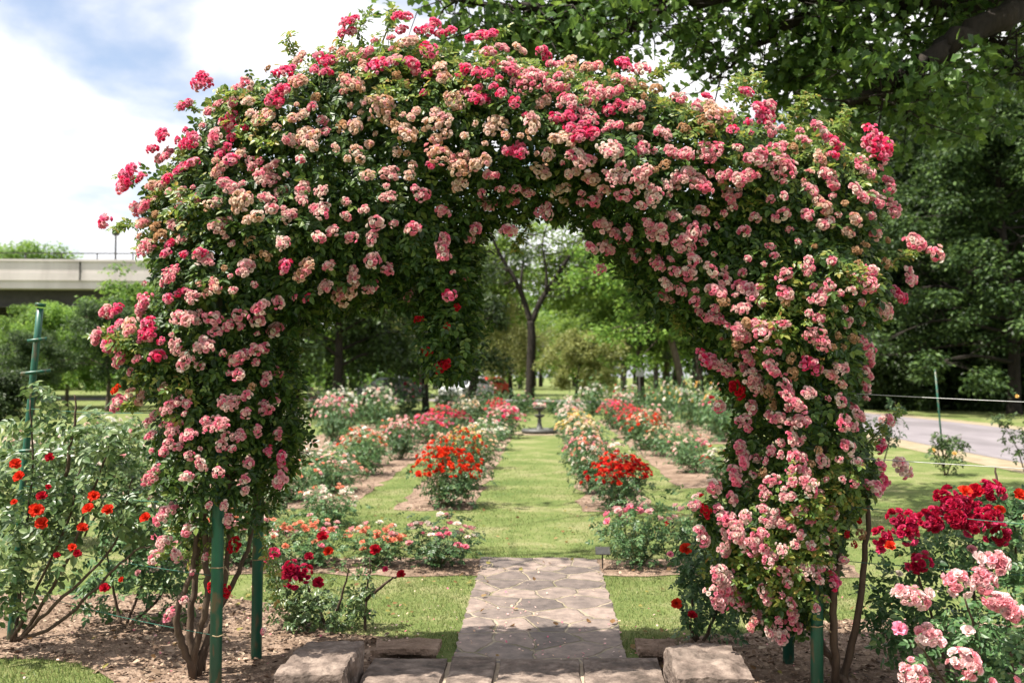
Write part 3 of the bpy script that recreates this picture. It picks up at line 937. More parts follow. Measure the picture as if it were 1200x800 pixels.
for side in (0, 1):
    r = ROOT[side]
    P, N, T = arch_leaves((14500, 13000)[side], side)
    if side == 0:
        k = 900
        q = np.c_[rng.normal(518, 15, k), rng.uniform(290, 438, k)]
        q[:, 0] += rng.normal(0, 5, k) * (q[:, 1] < 380)
        P = np.vstack([P, arch_pt(q, YC + rng.normal(0, .16, k))])
        N = np.vstack([N, rng.normal(0, .5, (k, 3)) + np.array([0, -.4, .6])])
        T = np.vstack([T, rng.normal(0, .4, (k, 3)) + np.array([0, 0, -1])])
    mb = MB().add(*scatter(COMP, P, N, rng.uniform(.065, .105, len(P)), T))
    part(mb, 'foliage', 'rose_leaf', r, smooth=False)
    # young yellow-green shoots
    mb = MB()
    for (px, py, rr, n) in YOUNG:
        if (px < SPLIT) != (side == 0):
            continue
        q = np.c_[rng.normal(px, rr * .55, n), rng.normal(py, rr * .5, n)]
        h, s = arch_half(q)
        y = YC - h - rng.uniform(-.02, .1, n)
        Nn = rng.normal(0, .5, (n, 3)) + np.array([0, -.5, .7])
        mb.add(*scatter(COMP, arch_pt(q, y), Nn, rng.uniform(.05, .085, n)))
    for sh in SHOOTS:
        if (sh[0][0] < SPLIT) != (side == 0):
            continue
        y0 = YC - arch_half(np.array([sh[0]], float))[0][0] * .8
        c = curve([at(px, py, y0 - .02 * i) for i, (px, py) in enumerate(sh)], 8)
        part(MB().add(*tube(c, np.linspace(.005, .0025, len(c)), 5)), 'shoot', 'green_cane', r)
        k = len(c)
        tt = nrm(np.gradient(c, axis=0))
        for j in range(2, k):
            for _ in range(2):
                T1 = tt[j:j + 1] * .5 + rng.normal(0, .7, (1, 3))
                mb.add(*scatter(COMP, c[j:j + 1], rng.normal(0, .5, (1, 3)) + np.array([[0, -.4, .8]]), rng.uniform(.045, .075), T1))
    part(mb, 'young_foliage', 'young_leaf', r, smooth=False)
    # flower heads: the hundred largest on their own, the rest as one
    mine = sorted([c for c in clusters if (c[0] < SPLIT) == (side == 0)], key=lambda c: -c[2])
    rest = MB()
    for i, (px, py, sz, kind) in enumerate(mine):
        q = np.array([[px, py]])
        h, s = arch_half(q)
        y = YC - h[0] * 1.06 - .055
        if s[0] < 0:
            y = YC - .22
        rd = nrm(np.array([px - 590, 470 - py]))
        rim = float(np.clip(1 - s[0] / 70, 0, 1))
        p = at(px + rd[0] * 7 * rim, py - rd[1] * 7 * rim, y - .05 * rim)
        rad = sz * .5 * y / F * (1.12 if sz >= 40 else 1.02 if kind == 'H' else .9)
        d = nrm(np.array([rd[0] * rim * .9 + rng.normal(0, .25), -.8 + rng.normal(0, .2), .55 + rd[1] * rim * .4 + rng.normal(0, .25)]))
        protos, s0 = cluster_proto(kind, rad)
        mbp, me = protos[i % 4]
        sc = rad / s0 * rng.uniform(.92, 1.12)
        from mathutils import Matrix, Vector
        rot = align(d) @ Matrix.Rotation(float(rng.uniform(0, 6.3)), 3, 'Z').to_quaternion()
        asp = (rng.uniform(.9, 1.2), rng.uniform(.8, 1.05), rng.uniform(.8, 1.0))
        if i < 100:
            o = link('flower_cluster', me, r, p - np.array(r.location))
            o.rotation_mode = 'QUATERNION'
            o.rotation_quaternion = rot
            o.scale = tuple(float(sc * a) for a in asp)
        else:
            R3 = np.array(rot.to_matrix()) * (sc * np.array(asp))[None]
            for v, f, c in [(np.concatenate(mbp.v), mbp.f, np.concatenate(mbp.c))]:
                rest.add(v @ R3.T + p, [q_ for q_ in f], 0, c)
    o = part(rest, 'small_flower_clusters', 'petal', r, smooth=False, colour=True)
    o['kind'] = 'stuff'
CANES = [[[(225, 784, 5.25), (232, 745, 5.22), (242, 700, 5.2), (240, 650, 5.2), (258, 606, 5.2), (262, 545, 5.2), (250, 440, 5.2)],
          [(228, 782, 5.3), (222, 730, 5.3), (228, 680, 5.3), (233, 600, 5.3), (238, 530, 5.25), (230, 430, 5.25)],
          [(226, 780, 5.25), (208, 742, 5.2), (207, 712, 5.18), (222, 672, 5.2), (226, 620, 5.2), (205, 560, 5.2)],
          [(235, 780, 5.35), (245, 735, 5.4), (272, 685, 5.45), (292, 635, 5.5), (300, 560, 5.5)],
          [(230, 780, 5.3), (246, 740, 5.35), (262, 690, 5.4), (268, 600, 5.4), (275, 500, 5.4)],
          [(240, 640, 5.2), (238, 600, 5.15), (262, 590, 5.1), (265, 540, 5.1)]],
         [[(985, 800, 5.2), (968, 768, 5.2), (952, 735, 5.2), (945, 660, 5.2), (935, 560, 5.2)],
          [(972, 775, 5.15), (970, 700, 5.1), (976, 645, 5.1), (968, 560, 5.1), (950, 450, 5.1)],
          [(990, 800, 5.3), (955, 745, 5.4), (925, 690, 5.45), (905, 600, 5.45)],
          [(980, 795, 5.25), (1000, 700, 5.2), (1010, 600, 5.2), (1000, 480, 5.15)]]]
for side in (0, 1):
    for c in CANES[side]:
        p = curve([at(*q) for q in c], 6)
        p = p + .004 * rng.normal(size=p.shape)
        p[0, 2] = min(p[0, 2], -.02) if c[0][1] > 770 else p[0, 2]
        part(MB().add(*tube(p, np.linspace(.021 if c[0][1] > 760 else .016, .009, len(p)), 8)), 'cane', 'cane', ROOT[side])


# ------------------------------------------------------------------ rose bushes of the beds
def bush_foliage(seed, n, r, h, leaf=.1, mat='bush_leaf', lean=.5):
    g = np.random.default_rng(seed)
    k = 11
    sh = []
    for i in range(k):
        a = i * 2.4 + g.uniform(-.4, .4)
        rr = r * math.sqrt((i + .6) / k) * g.uniform(.75, 1.05)
        sh.append((rr * math.cos(a), rr * math.sin(a), h * g.uniform(.72, 1.05) * (1 - .35 * (rr / r) ** 2)))
    sh = np.array(sh)
    idx = g.integers(0, k, n)
    t = np.where(g.random(n) < .3, g.uniform(.2, .6, n), g.beta(2.2, 1.1, n))
    base = np.array([0, 0, .02])
    mid = sh[idx] * np.array([1.0, 1.0, .45])
    P = (1 - t)[:, None] ** 2 * base + (2 * t * (1 - t))[:, None] * mid + (t ** 2)[:, None] * sh[idx]
    P += g.normal(0, .085 * r / .4, (n, 3)) * (.6 + t)[:, None]
    P[:, 2] = np.abs(P[:, 2]) + .03
    N = g.normal(0, .5, (n, 3)) + np.c_[P[:, :2] / r * .6, np.full(n, .75)]
    T = np.c_[P[:, :2] / r + g.normal(0, .5, (n, 2)), g.normal(-.2, .3, n)]
    fol = MB().add(*scatter(COMP, P, N, leaf * g.uniform(.7, 1.2, n), T))
    st = MB()
    for s in sh:
        c = curve([base + np.array([s[0], s[1], 0]) * .08, s * np.array([.75, .75, .5]), s * .96], 4)
        st.add(*tube(c, np.linspace(.007, .003, len(c)), 5))
    return fol, st, sh


BP = []
for i in range(5):
    f, s, sh = bush_foliage(300 + i, 520, .42, .72)
    BP.append((f.mesh('foliage', 'bush_leaf'), s.mesh('stems', 'green_cane', True), sh))
BLOOM = {}


def bloom_mesh(kind):
    if kind not in BLOOM:
        BLOOM[kind] = []
        for v in range(2):
            mb = MB()
            flower_chunk(mb, np.zeros((1, 3)), np.array([(.05, .02, 1.)]), np.array([.05]), kind, None, 17 + v)
            BLOOM[kind].append(mb.mesh('bloom', 'petal', colour=True))
    return BLOOM[kind]


BMASS = {}


def bloom_mass(kind, mixk, proto, dens):
    key = (kind, mixk, proto, dens)
    if key not in BMASS:
        g = np.random.default_rng(len(BMASS) + 900)
        P, Nn = bloom_points(g, proto, int(44 * dens))
        mb = MB()
        sel = g.random(len(P)) < (.32 if mixk else -1)
        for kk, s in ((kind, ~sel), (mixk, sel)):
            if kk and s.any():
                flower_chunk(mb, P[s], Nn[s], g.uniform(.028, .05, s.sum()), kk, None, len(BMASS))
        BMASS[key] = mb.mesh('blooms', 'petal', colour=True)
    return BMASS[key]


def bloom_points(g, proto, n):
    sh = BP[proto][2]
    a = g.uniform(0, 6.283, n)
    u = np.sqrt(g.random(n)) * 1.02
    r, h = .42, .72
    cap = np.sqrt(np.clip(1 - (u * .88) ** 2, 0, 1))
    P = np.c_[r * u * np.cos(a) * 1.05, r * u * np.sin(a) * 1.05, h * (.18 + .82 * cap) + g.normal(0, .03, n)]
    tip = g.random(n) < .45
    P[tip] = (sh[g.integers(0, len(sh), n)] * np.array([1, 1, 1.03]) + g.normal(0, .055, (n, 3)))[tip]
    P[:, 2] = np.minimum(P[:, 2], h * 1.12)
    Nn = nrm(np.c_[P[:, :2] / r * .8, np.full(n, .7)]) + g.normal(0, .25, (n, 3))
    return P, Nn


CN = {'O': 'orange-red', 'R': 'bright red', 'K': 'coral', 'Q': 'soft pink', 'S': 'scarlet', 'W': 'white', 'Y': 'yellow', 'E': 'cream', 'P': 'pink', 'L': 'pale pink', 'H': 'hot pink', 'F': 'salmon red', 'X': 'crimson', 'C': 'dusty pink'}
ORD = ['nearest', 'second', 'third', 'fourth', 'fifth', 'sixth', 'seventh', 'eighth', 'ninth', 'tenth', 'eleventh', 'twelfth']
BEDS = {
    'left inner bed': [(-1.2, 12.2, .86, .66, 'O', None, 2.9), (-1.12, 14.2, .8, .72, 'O', 'Y', 1.2), (-1.52, 15.6, .85, .74, 'K', 'O', 1.3), (-1.15, 17.2, .9, .72, 'E', 'K', 1.4),
                       (-1.5, 19.2, .9, .75, 'E', 'Y', 1.4), (-1.2, 21.5, .95, .72, 'W', 'E', 1.4), (-.98, 25.5, 1.0, .95, 'H', 'L', 2.4), (-1.3, 28.5, 1.0, 1.0, 'F', None, 2.4), (-1.35, 32, 1., .8, 'W', 'L', 1.4)],
    'second left bed': [(-3.25, 12.7, .85, .62, 'L', 'K', .7), (-2.85, 13.6, .8, .62, 'K', 'L', .7), (-3.3, 14.8, .85, .7, 'W', 'L', .8), (-2.85, 16, .8, .66, 'K', 'W', .9), (-3.2, 17.6, .9, .75, 'O', 'K', 1.1),
                        (-2.7, 19, .85, .72, 'L', 'P', 1.2), (-3.1, 21, .95, .75, 'K', 'L', 1.3), (-2.7, 23.6, 1.05, .75, 'H', 'F', 2.2), (-2.3, 26, 1.05, .78, 'X', 'H', 2.2), (-2.9, 28.5, 1.05, .8, 'F', 'H', 2.0),
                        (-2.4, 31.5, 1.1, .85, 'E', 'W', 1.6), (-2.9, 34.5, 1.1, .85, 'W', 'L', 1.6)],
    'third left bed': [(-5.1, 13.8, 1.0, .7, 'W', 'L', .9), (-5.5, 15.8, 1.05, .8, 'L', 'W', .9), (-5.0, 18, 1.1, .95, 'W', None, 1.3), (-5.4, 20.5, 1.15, 1.05, 'W', 'L', 1.4), (-5.0, 23.5, 1.2, 1.1, 'L', 'P', 1.3),
                       (-5.4, 26.5, 1.2, 1.25, 'W', None, 1.5), (-5.0, 30, 1.2, 1.2, 'W', 'L', 1.4)],
    'right inner bed': [(.90, 12.1, .86, .74, 'S', None, 2.8), (.62, 13.6, .6, .7, 'K', 'W', 1.1), (.98, 14.8, .8, .7, 'L', 'W', 1.2), (.68, 16.6, .85, .7, 'L', 'P', 1.3), (.78, 19, .9, .7, 'E', 'L', 1.5),
                        (.72, 21.8, .95, .75, 'Y', 'E', 2.0), (.85, 24, .9, .72, 'Y', 'E', 1.8), (.75, 27.5, 1.0, .85, 'L', 'W', 2.2), (.85, 31.5, 1.0, .85, 'W', 'L', 1.5)],
    'second right bed': [(2.72, 15, .85, .6, 'W', 'R', 1.0), (2.5, 16.6, .85, .66, 'L', 'P', .5), (2.55, 18.3, .85, .72, 'C', 'K', .5), (2.35, 20, .85, .72, 'E', 'L', .8), (2.15, 21.6, .9, .78, 'O', 'K', 1.6),
                         (2.55, 23.3, .9, .78, 'L', 'E', 1.7), (2.25, 25.5, 1.0, .78, 'F', None, 2.0), (2.7, 27.6, 1.0, .8, 'F', 'P', 2.0), (2.1, 30, 1.1, .85, 'F', 'H', 2.0), (2.6, 33.5, 1.1, .9, 'L', 'W', 1.4)],
    'low front left bed': [(-.88, 8.4, .72, .42, 'L', 'P', .62), (-1.42, 8.45, .66, .38, 'K', 'L', .6), (-1.98, 8.4, .7, .45, 'K', 'P', .85), (-2.6, 8.45, .75, .5, 'L', 'K', .7), (-3.2, 8.4, .7, .5, 'W', 'L', .6)],
    'low front right bed': [(.80, 8.45, .68, .5, 'P', None, .45), (1.4, 8.45, .75, .6, 'P', 'R', .2), (2.05, 8.4, .75, .55, 'L', 'P', .4)],
    'far right footpath bed': [(4.4, 24.6, 1.5, 1.5, 'X', 'P', .35), (4.6, 27, .9, 1.2, 'Y', 'W', .6), (4.3, 29.5, .9, 1.25, 'W', 'Y', .7), (4.9, 31.5, .9, 1.3, 'W', None, .7), (4.3, 34.5, 1.0, 1.3, 'Y', 'W', .6)],
    'far back row': [(-9.0, 39, 1.5, 1.35, 'W', 'L', .8), (-7.2, 40, 1.6, 1.4, 'W', None, .9), (-5.6, 41, 1.5, 1.25, 'X', 'L', .4), (-4.0, 41, 1.5, 1.3, 'W', None, .5), (-2.4, 41.5, 1.5, 1.2, 'L', 'W', .3), (-.9, 42, 1.4, .9, 'L', None, .2),
                                       (.5, 42, 1.4, .85, 'L', None, .2), (2.0, 41, 1.5, 1.1, 'W', None, .9), (3.4, 40, 1.5, 1.2, 'W', 'R', .6), (4.6, 39, 1.4, 1.4, 'X', 'W', .3)],
    'far left lawn bed': [(-6.9, 16, 1.1, .5, 'W', None, 1.6), (-8.0, 16.6, 1.1, .5, 'W', 'L', 1.4), (-9.2, 17.5, 1.1, .6, 'W', 'L', 1.2), (-7.4, 20, 1.2, .8, 'L', 'W', .7), (-9.4, 21.5, 1.2, .9, 'W', 'L', .6)],
    'left corner bed': [(-3.05, 10.2, .85, .52, 'W', 'L', .8), (-2.3, 10.6, .75, .5, 'W', 'K', .5), (-3.75, 9.6, .8, .55, 'L', 'W', .6)],
}
used_lab = set()
bi = 0
for bed, rows in BEDS.items():
    for j, (x, y, w, h, kind, mk, dens) in enumerate(rows):
        pr = bi % 5
        bi += 1
        cname = CN[kind] + (' and ' + CN[mk] if mk and CN[mk] not in CN[kind] else '')
        size = 'dense' if dens > 1.8 else ('sparse' if dens < .5 else 'leafy')
        w, h = w * rng.uniform(.88, 1.12), h * rng.uniform(.86, 1.16)
        lab = f'{cname} rose, {ORD[j]} from the camera in the {bed}'
        lab = lab.replace('nearest from the camera', 'nearest to the camera')
        r = empty('rose_bush', (x, y, .004), lab, 'rose bush', 'rose bushes in the ' + bed, rng.uniform(0, 6.28),
                  (w / .92, w / .92, h / .76))
        link('foliage', BP[pr][0], r)
        link('stems', BP[pr][1], r)
        if y < 13.3:
            g = np.random.default_rng(5000 + bi)
            n = min(98, int(52 * dens))
            P, Nn = bloom_points(g, pr, n)
            for p, d in zip(P, Nn):
                kk = mk if (mk and g.random() < .3) else kind
                o = link('bloom', bloom_mesh(kk)[int(g.integers(0, 2))], r, p)
                o.rotation_mode = 'QUATERNION'
                o.rotation_quaternion = align(nrm(d))
                s = float(g.uniform(.7, 1.05)) * (.86 if dens > 2 else .84)
                o.scale = (s / (w / .92), s / (w / .92), s / (h / .76))
            if dens > 2:
                P, Nn = bloom_points(g, pr, 130)
                mb = MB()
                flower_chunk(mb, P * .97, Nn, g.uniform(.022, .036, 130), kind, None, 77)
                o = mb.obj('small_blooms', 'petal', r, False, True)
                o['kind'] = 'stuff'
        else:
            o = link('blooms', bloom_mass(kind, mk, pr, dens), r)
            o['kind'] = 'stuff'


# ------------------------------------------------------------------ near bushes, modelled one by one
def near_bush(name, label, cat, root_pt, blobs, nleaf, canes, blooms, mat='bush_leaf', leaf=.1, group=None, brad=.045):
    """blobs: (px, py, rx, ry, depth, half depth in m); canes: pixel paths with depth; blooms: px, py, size px, kind, depth"""
    r = empty(name, root_pt, label, cat, group)
    w = np.array([b[2] * b[3] for b in blobs], float)
    idx = rng.choice(len(blobs), nleaf, p=w / w.sum())
    B = np.array(blobs, float)[idx]
    d = nrm(rng.normal(size=(nleaf, 3)))
    rr = rng.random(nleaf) ** .45
    q = d * rr[:, None]
    D = B[:, 4]
    C = np.stack([(B[:, 0] - CX) / F * D, D, CH + (HY - B[:, 1]) / F * D], 1)
    P = C + q * np.stack([B[:, 2] / F * D, B[:, 5], B[:, 3] / F * D], 1)
    P[:, 2] = np.maximum(P[:, 2], .04)
    keep = wob(P, 5, 61) + .6 * wob(P, 13, 62) > -.35
    P, d = P[keep], d[keep]
    N = rng.normal(0, .5, P.shape) + d * .5 + np.array([0, -.25, .7])
    T = rng.normal(0, .6, P.shape) + np.array([0, 0, -.4])
    part(MB().add(*scatter(COMP, P, N, leaf * rng.uniform(.7, 1.2, len(P)), T)), 'foliage', mat, r, smooth=False)
    for c in canes:
        p = curve([at(*k) for k in c], 6)
        p += .004 * rng.normal(size=p.shape)
        part(MB().add(*tube(p, np.linspace(.012, .004, len(p)), 6)), 'cane', 'cane', r)
    for (px, py, sz, kind, dp) in blooms:
        p = at(px, py, dp)
        rad = sz * .5 * dp / F
        if rad > .045:
            nf = int(np.clip((rad / .022) ** 2 * 2.2, 10, 70))
            mb = cluster_geo(kind, nf, rad * .88, .0225, int(px * 7 + py), None)
            o = mb.obj('flower_cluster', 'petal', r, False, True)
            s = 1
        else:
            o = link('bloom', bloom_mesh(kind)[int(rng.integers(0, 2))], r)
            s = rad / .05 * 1.0
        o.location = [float(a) for a in p - np.array(r.location)]
        o.rotation_mode = 'QUATERNION'
        o.rotation_quaternion = align(nrm(np.array([rng.normal(0, .3), -.75, .6 + rng.normal(0, .2)])))
        o.scale = (s * 1.05, s, s * .95)
    return r


near_bush('shrub_rose', 'tall open rose bush with orange-red blooms spreading round the green pole', 'rose bush', (-2.95, 5.75, 0),
          [(40, 560, 60, 55, 5.7, .4), (20, 640, 55, 70, 5.7, .4), (110, 540, 60, 45, 5.6, .35), (30, 480, 40, 40, 5.7, .3), (140, 590, 55, 50, 5.6, .3), (70, 620, 70, 50, 5.6, .35),
           (100, 500, 60, 26, 5.7, .3), (10, 690, 30, 40, 5.8, .3)], 820,
          [[(10, 752, 5.8), (60, 735, 5.7), (110, 690, 5.6), (150, 650, 5.5), (180, 640, 5.5)], [(10, 752, 5.8), (40, 690, 5.7), (75, 610, 5.6), (90, 545, 5.6)], [(15, 752, 5.8), (20, 660, 5.8), (30, 560, 5.7), (28, 470, 5.7)],
           [(20, 752, 5.8), (75, 655, 5.6), (110, 560, 5.6), (130, 510, 5.6)], [(18, 752, 5.8), (70, 700, 5.6), (130, 640, 5.6), (150, 560, 5.6)], [(70, 560, 5.6), (80, 500, 5.6), (82, 462, 5.6)]],
          [(11, 545, 15, 'O', 5.35), (16, 560, 16, 'O', 5.3), (52, 537, 12, 'R', 5.4), (105, 583, 15, 'O', 5.3), (100, 598, 17, 'O', 5.3), (123, 599, 16, 'O', 5.3), (168, 608, 15, 'O', 5.3), (36, 600, 19, 'O', 5.3),
           (44, 615, 17, 'O', 5.3), (43, 583, 14, 'R', 5.3), (92, 620, 14, 'O', 5.3), (80, 643, 11, 'O', 5.3), (86, 650, 11, 'R', 5.3), (120, 690, 13, 'R', 5.3), (62, 652, 9, 'R', 5.3), (10, 590, 9, 'O', 5.3), (140, 680, 8, 'O', 5.4), (50, 572, 8, 'R', 5.3)],
          'grey_leaf', .115)
near_bush('shrub_rose', 'low leafy rose bush with pale pink buds on bare soil, between pole and arch', 'rose bush', (-2.55, 6.5, 0),
          [(150, 650, 60, 50, 6.4, .35), (120, 690, 45, 35, 6.4, .3), (185, 690, 45, 40, 6.4, .3), (165, 610, 45, 40, 6.5, .3), (220, 660, 30, 45, 6.5, .3)], 620,
          [[(140, 735, 6.4), (130, 690, 6.4), (120, 640, 6.3)], [(145, 735, 6.4), (165, 680, 6.4), (170, 620, 6.4)], [(148, 735, 6.4), (185, 700, 6.4), (210, 650, 6.4)]],
          [(205, 640, 13, 'L', 6.1), (122, 690, 11, 'R', 6.1), (160, 672, 9, 'L', 6.1), (178, 630, 10, 'P', 6.15), (140, 630, 8, 'L', 6.1)], 'bush_leaf', .1)
near_bush('shrub_rose', 'pale rambling rose bush along the lawn behind the wires at far left', 'rose bush', (-4.2, 9.5, 0),
          [(60, 530, 60, 30, 9.3, .5), (140, 520, 50, 30, 9.3, .5), (20, 560, 40, 50, 9.2, .5), (150, 560, 40, 30, 9.3, .4), (90, 560, 40, 40, 9.3, .4)], 900,
          [[(90, 630, 9.4), (70, 570, 9.3), (50, 520, 9.3)], [(95, 630, 9.4), (130, 560, 9.3), (150, 510, 9.3)]],
          [(px, py, 8, k, 8.8) for px, py, k in ((30, 520, 'W'), (60, 512, 'L'), (95, 508, 'W'), (120, 515, 'W'), (150, 505, 'L'), (165, 525, 'W'), (140, 535, 'L'), (80, 530, 'W'), (45, 540, 'L'), (110, 545, 'W'))], 'grey_leaf', .13)
near_bush('shrub_rose', 'grey-green rose bush with a tall deep crimson head beside the rear left post', 'rose bush', (-1.36, 6.3, 0),
          [(385, 690, 42, 34, 6.3, .24), (365, 715, 34, 26, 6.3, .22), (410, 715, 26, 26, 6.3, .2), (430, 690, 9, 42, 6.3, .08), (340, 690, 34, 45, 6.35, .2), (325, 650, 24, 34, 6.4, .2)], 640,
          [[(385, 742, 6.3), (370, 700, 6.3), (350, 675, 6.15)], [(428, 742, 6.3), (430, 700, 6.3), (434, 655, 6.25)], [(388, 742, 6.3), (400, 700, 6.3), (410, 660, 6.25)], [(430, 700, 6.3), (455, 680, 6.2), (470, 672, 6.2)]],
          [(348, 671, 34, 'X', 6.0), (373, 682, 15, 'X', 6.0), (320, 649, 17, 'X', 6.05), (362, 652, 12, 'X', 6.1), (471, 672, 12, 'R', 6.15), (452, 666, 8, 'X', 6.15), (312, 655, 13, 'X', 6.05), (378, 629, 15, 'R', 6.1), (385, 646, 13, 'O', 6.1), (440, 644, 15, 'R', 6.15)],
          'grey_leaf', .075)
near_bush('shrub_rose', 'upright green rose bush with three scarlet blooms next to the right rough stone', 'rose bush', (.95, 6.05, 0),
          [(815, 680, 26, 50, 6.0, .24), (845, 700, 32, 42, 6.0, .24), (808, 715, 20, 28, 6.0, .2), (805, 645, 16, 26, 6.0, .16)], 460,
          [[(815, 745, 6.0), (808, 690, 6.0), (802, 645, 5.9)], [(822, 745, 6.0), (840, 700, 6.0), (845, 660, 5.95)], [(812, 745, 6.0), (798, 715, 6.0), (792, 705, 5.9)]],
          [(802, 641, 16, 'O', 5.75), (790, 703, 14, 'O', 5.75), (808, 717, 13, 'R', 5.75), (783, 647, 9, 'P', 5.8)], 'bush_leaf', .085)
near_bush('shrub_rose', 'big rose bush topped by crimson flower heads in front of the right lawn', 'rose bush', (2.1, 5.35, 0),
          [(1060, 660, 50, 50, 5.2, .35), (1120, 640, 60, 50, 5.2, .35), (1175, 630, 50, 60, 5.2, .35), (1030, 700, 40, 40, 5.3, .3), (1150, 590, 55, 28, 5.2, .25), (1190, 600, 30, 40, 5.1, .25), (1100, 720, 50, 50, 5.3, .3), (1040, 735, 30, 40, 5.3, .25)], 1000,
          [[(1110, 830, 5.2), (1090, 740, 5.2), (1060, 650, 5.1)], [(1115, 830, 5.2), (1130, 720, 5.2), (1130, 610, 5.1)], [(1120, 830, 5.2), (1170, 720, 5.2), (1180, 590, 5.1)], [(1150, 640, 5.1), (1155, 580, 5.1), (1157, 545, 5.1)]],
          [(1050, 612, 42, 'X', 4.85), (1080, 606, 40, 'X', 4.85), (1025, 626, 24, 'X', 4.85), (1110, 600, 40, 'X', 4.82), (1138, 604, 44, 'X', 4.82), (1160, 622, 24, 'X', 4.82), (1100, 582, 26, 'X', 4.9), (1152, 572, 26, 'X', 4.9),
           (1134, 573, 20, 'R', 4.9), (1068, 655, 24, 'X', 4.85), (1055, 660, 12, 'X', 4.9), (1121, 574, 18, 'O', 4.85), (1182, 577, 17, 'O', 4.85), (1035, 636, 14, 'O', 4.8), (1192, 605, 15, 'K', 4.85), (1024, 640, 13, 'X', 4.9),
           (1045, 668, 10, 'W', 4.9), (1128, 640, 13, 'Q', 4.9), (1160, 595, 14, 'O', 4.9)], 'bush_leaf', .09)
near_bush('shrub_rose', 'rose bush with large clear pink flower heads at the lower right edge', 'rose bush', (2.1, 4.75, 0),
          [(1150, 740, 60, 60, 4.7, .3), (1185, 700, 40, 60, 4.7, .3), (1110, 760, 50, 50, 4.75, .3), (1190, 780, 40, 50, 4.7, .3), (1100, 800, 50, 30, 4.75, .25)], 800,
          [[(1150, 900, 4.7), (1140, 780, 4.7), (1120, 690, 4.6)], [(1155, 900, 4.7), (1170, 780, 4.7), (1165, 690, 4.6)], [(1145, 900, 4.7), (1100, 800, 4.7), (1065, 745, 4.6)]],
          [(1055, 693, 42, 'Q', 4.4), (1078, 690, 16, 'Q', 4.4), (1148, 690, 40, 'Q', 4.38), (1165, 703, 42, 'Q', 4.36), (1140, 672, 28, 'Q', 4.4), (1112, 676, 30, 'Q', 4.4), (1155, 655, 28, 'Q', 4.42), (1135, 650, 20, 'Q', 4.42), (1076, 738, 26, 'Q', 4.4),
           (1060, 785, 36, 'Q', 4.35), (1118, 770, 36, 'Q', 4.35), (1044, 731, 20, 'H', 4.42), (1122, 733, 17, 'Q', 4.4), (1160, 660, 20, 'Q', 4.42), (1148, 790, 13, 'Q', 4.4), (1175, 788, 13, 'Q', 4.4), (1190, 715, 18, 'Q', 4.4), (1090, 745, 16, 'Q', 4.4), (1105, 690, 14, 'Q', 4.42)], 'bush_leaf', .08)
near_bush('shrub_rose', 'small sparse rose bush with two yellow blooms, tied to the thin green stake', 'rose bush', (6.55, 16.3, 0),
          [(1100, 535, 20, 17, 16.3, .35), (1092, 515, 14, 12, 16.3, .2), (1112, 520, 14, 12, 16.3, .2)], 150,
          [[(1100, 555, 16.3), (1092, 530, 16.3), (1085, 510, 16.3)], [(1100, 555, 16.3), (1112, 530, 16.3), (1118, 510, 16.3)], [(1098, 555, 16.3), (1100, 530, 16.3), (1104, 508, 16.3)]],
          [(1086, 526, 6, 'Y', 15.9), (1110, 530, 6, 'Y', 15.9)], 'dark_leaf', .14)
near_bush('shrub_rose', 'thin straggling rose bush at the right edge beside the road', 'rose bush', (8.0, 16.8, 0),
          [(1185, 520, 22, 22, 16.8, .35), (1170, 490, 20, 10, 16.8, .3), (1195, 500, 14, 18, 16.8, .3)], 130,
          [[(1190, 553, 16.8), (1180, 520, 16.8), (1160, 488, 16.8)], [(1192, 553, 16.8), (1196, 520, 16.8), (1198, 470, 16.8)]], [(1182, 464, 5, 'Y', 16.6)], 'dark_leaf', .14)
near_bush('shrub_rose', 'wispy rose bush behind the right posts by the thin wire', 'rose bush', (4.2, 13.5, 0),
          [(1010, 510, 24, 24, 13.4, .3), (1035, 500, 20, 22, 13.4, .3), (1042, 480, 8, 16, 13.4, .2)], 140,
          [[(1015, 575, 13.5), (1012, 530, 13.4), (1005, 490, 13.4)], [(1018, 575, 13.5), (1035, 520, 13.4), (1044, 470, 13.4)]], [(1030, 491, 11, 'L', 13.2)], 'bush_leaf', .12)

# ------------------------------------------------------------------ wire fences of the garden
wf = empty('wire_trellis', (-3.25, 6.0, 0), 'green pole with short cross bars and wires running to the arch on the left', 'trellis')
pole = [at(5, 752, 6.0), at(22, 540, 6.0), at(37, 360, 6.0)]
pole[0][2] = -.2
part(MB().add(*tube(curve(pole, 4), .021, 10)), 'pole', 'green_paint', wf)
part(MB().add(*tube([at(37.3, 358, 6.0), at(37.6, 355, 6.0), at(37.7, 354, 6)], .031, 12)), 'pole_cap', 'green_paint', wf)
for (a, b) in (((22, 399, 5.95), (46, 396, 6.0)), ((14, 438, 5.93), (51, 434, 6.0)), ((8, 530, 5.95), (40, 528, 6.))):
    p0, p1 = at(*a), at(*b)
    part(MB().add(*tube([p0, (p0 + p1) / 2, p1], .011, 7)), 'cross_bar', 'green_paint', wf)
for zl, zr in ((1.4, 1.42), (.93, .94), (.6, .58), (.3, .28)):
    p0 = np.array([-3.17, 6.0, zl])
    p1 = np.array([-1.66, 5.06, zr])
    p = np.linspace(p0, p1, 9)
    p[:, 2] -= .02 * np.sin(np.linspace(0, math.pi, 9))
    part(MB().add(*tube(p, .0022, 5)), 'wire', 'green_wire', wf)
wf = empty('wire_trellis', (1.37, 5.1, 0), 'pale taut wires stretched from the right arch post past the crimson roses', 'trellis')
ends = np.array([3.1, 4.2, 0])
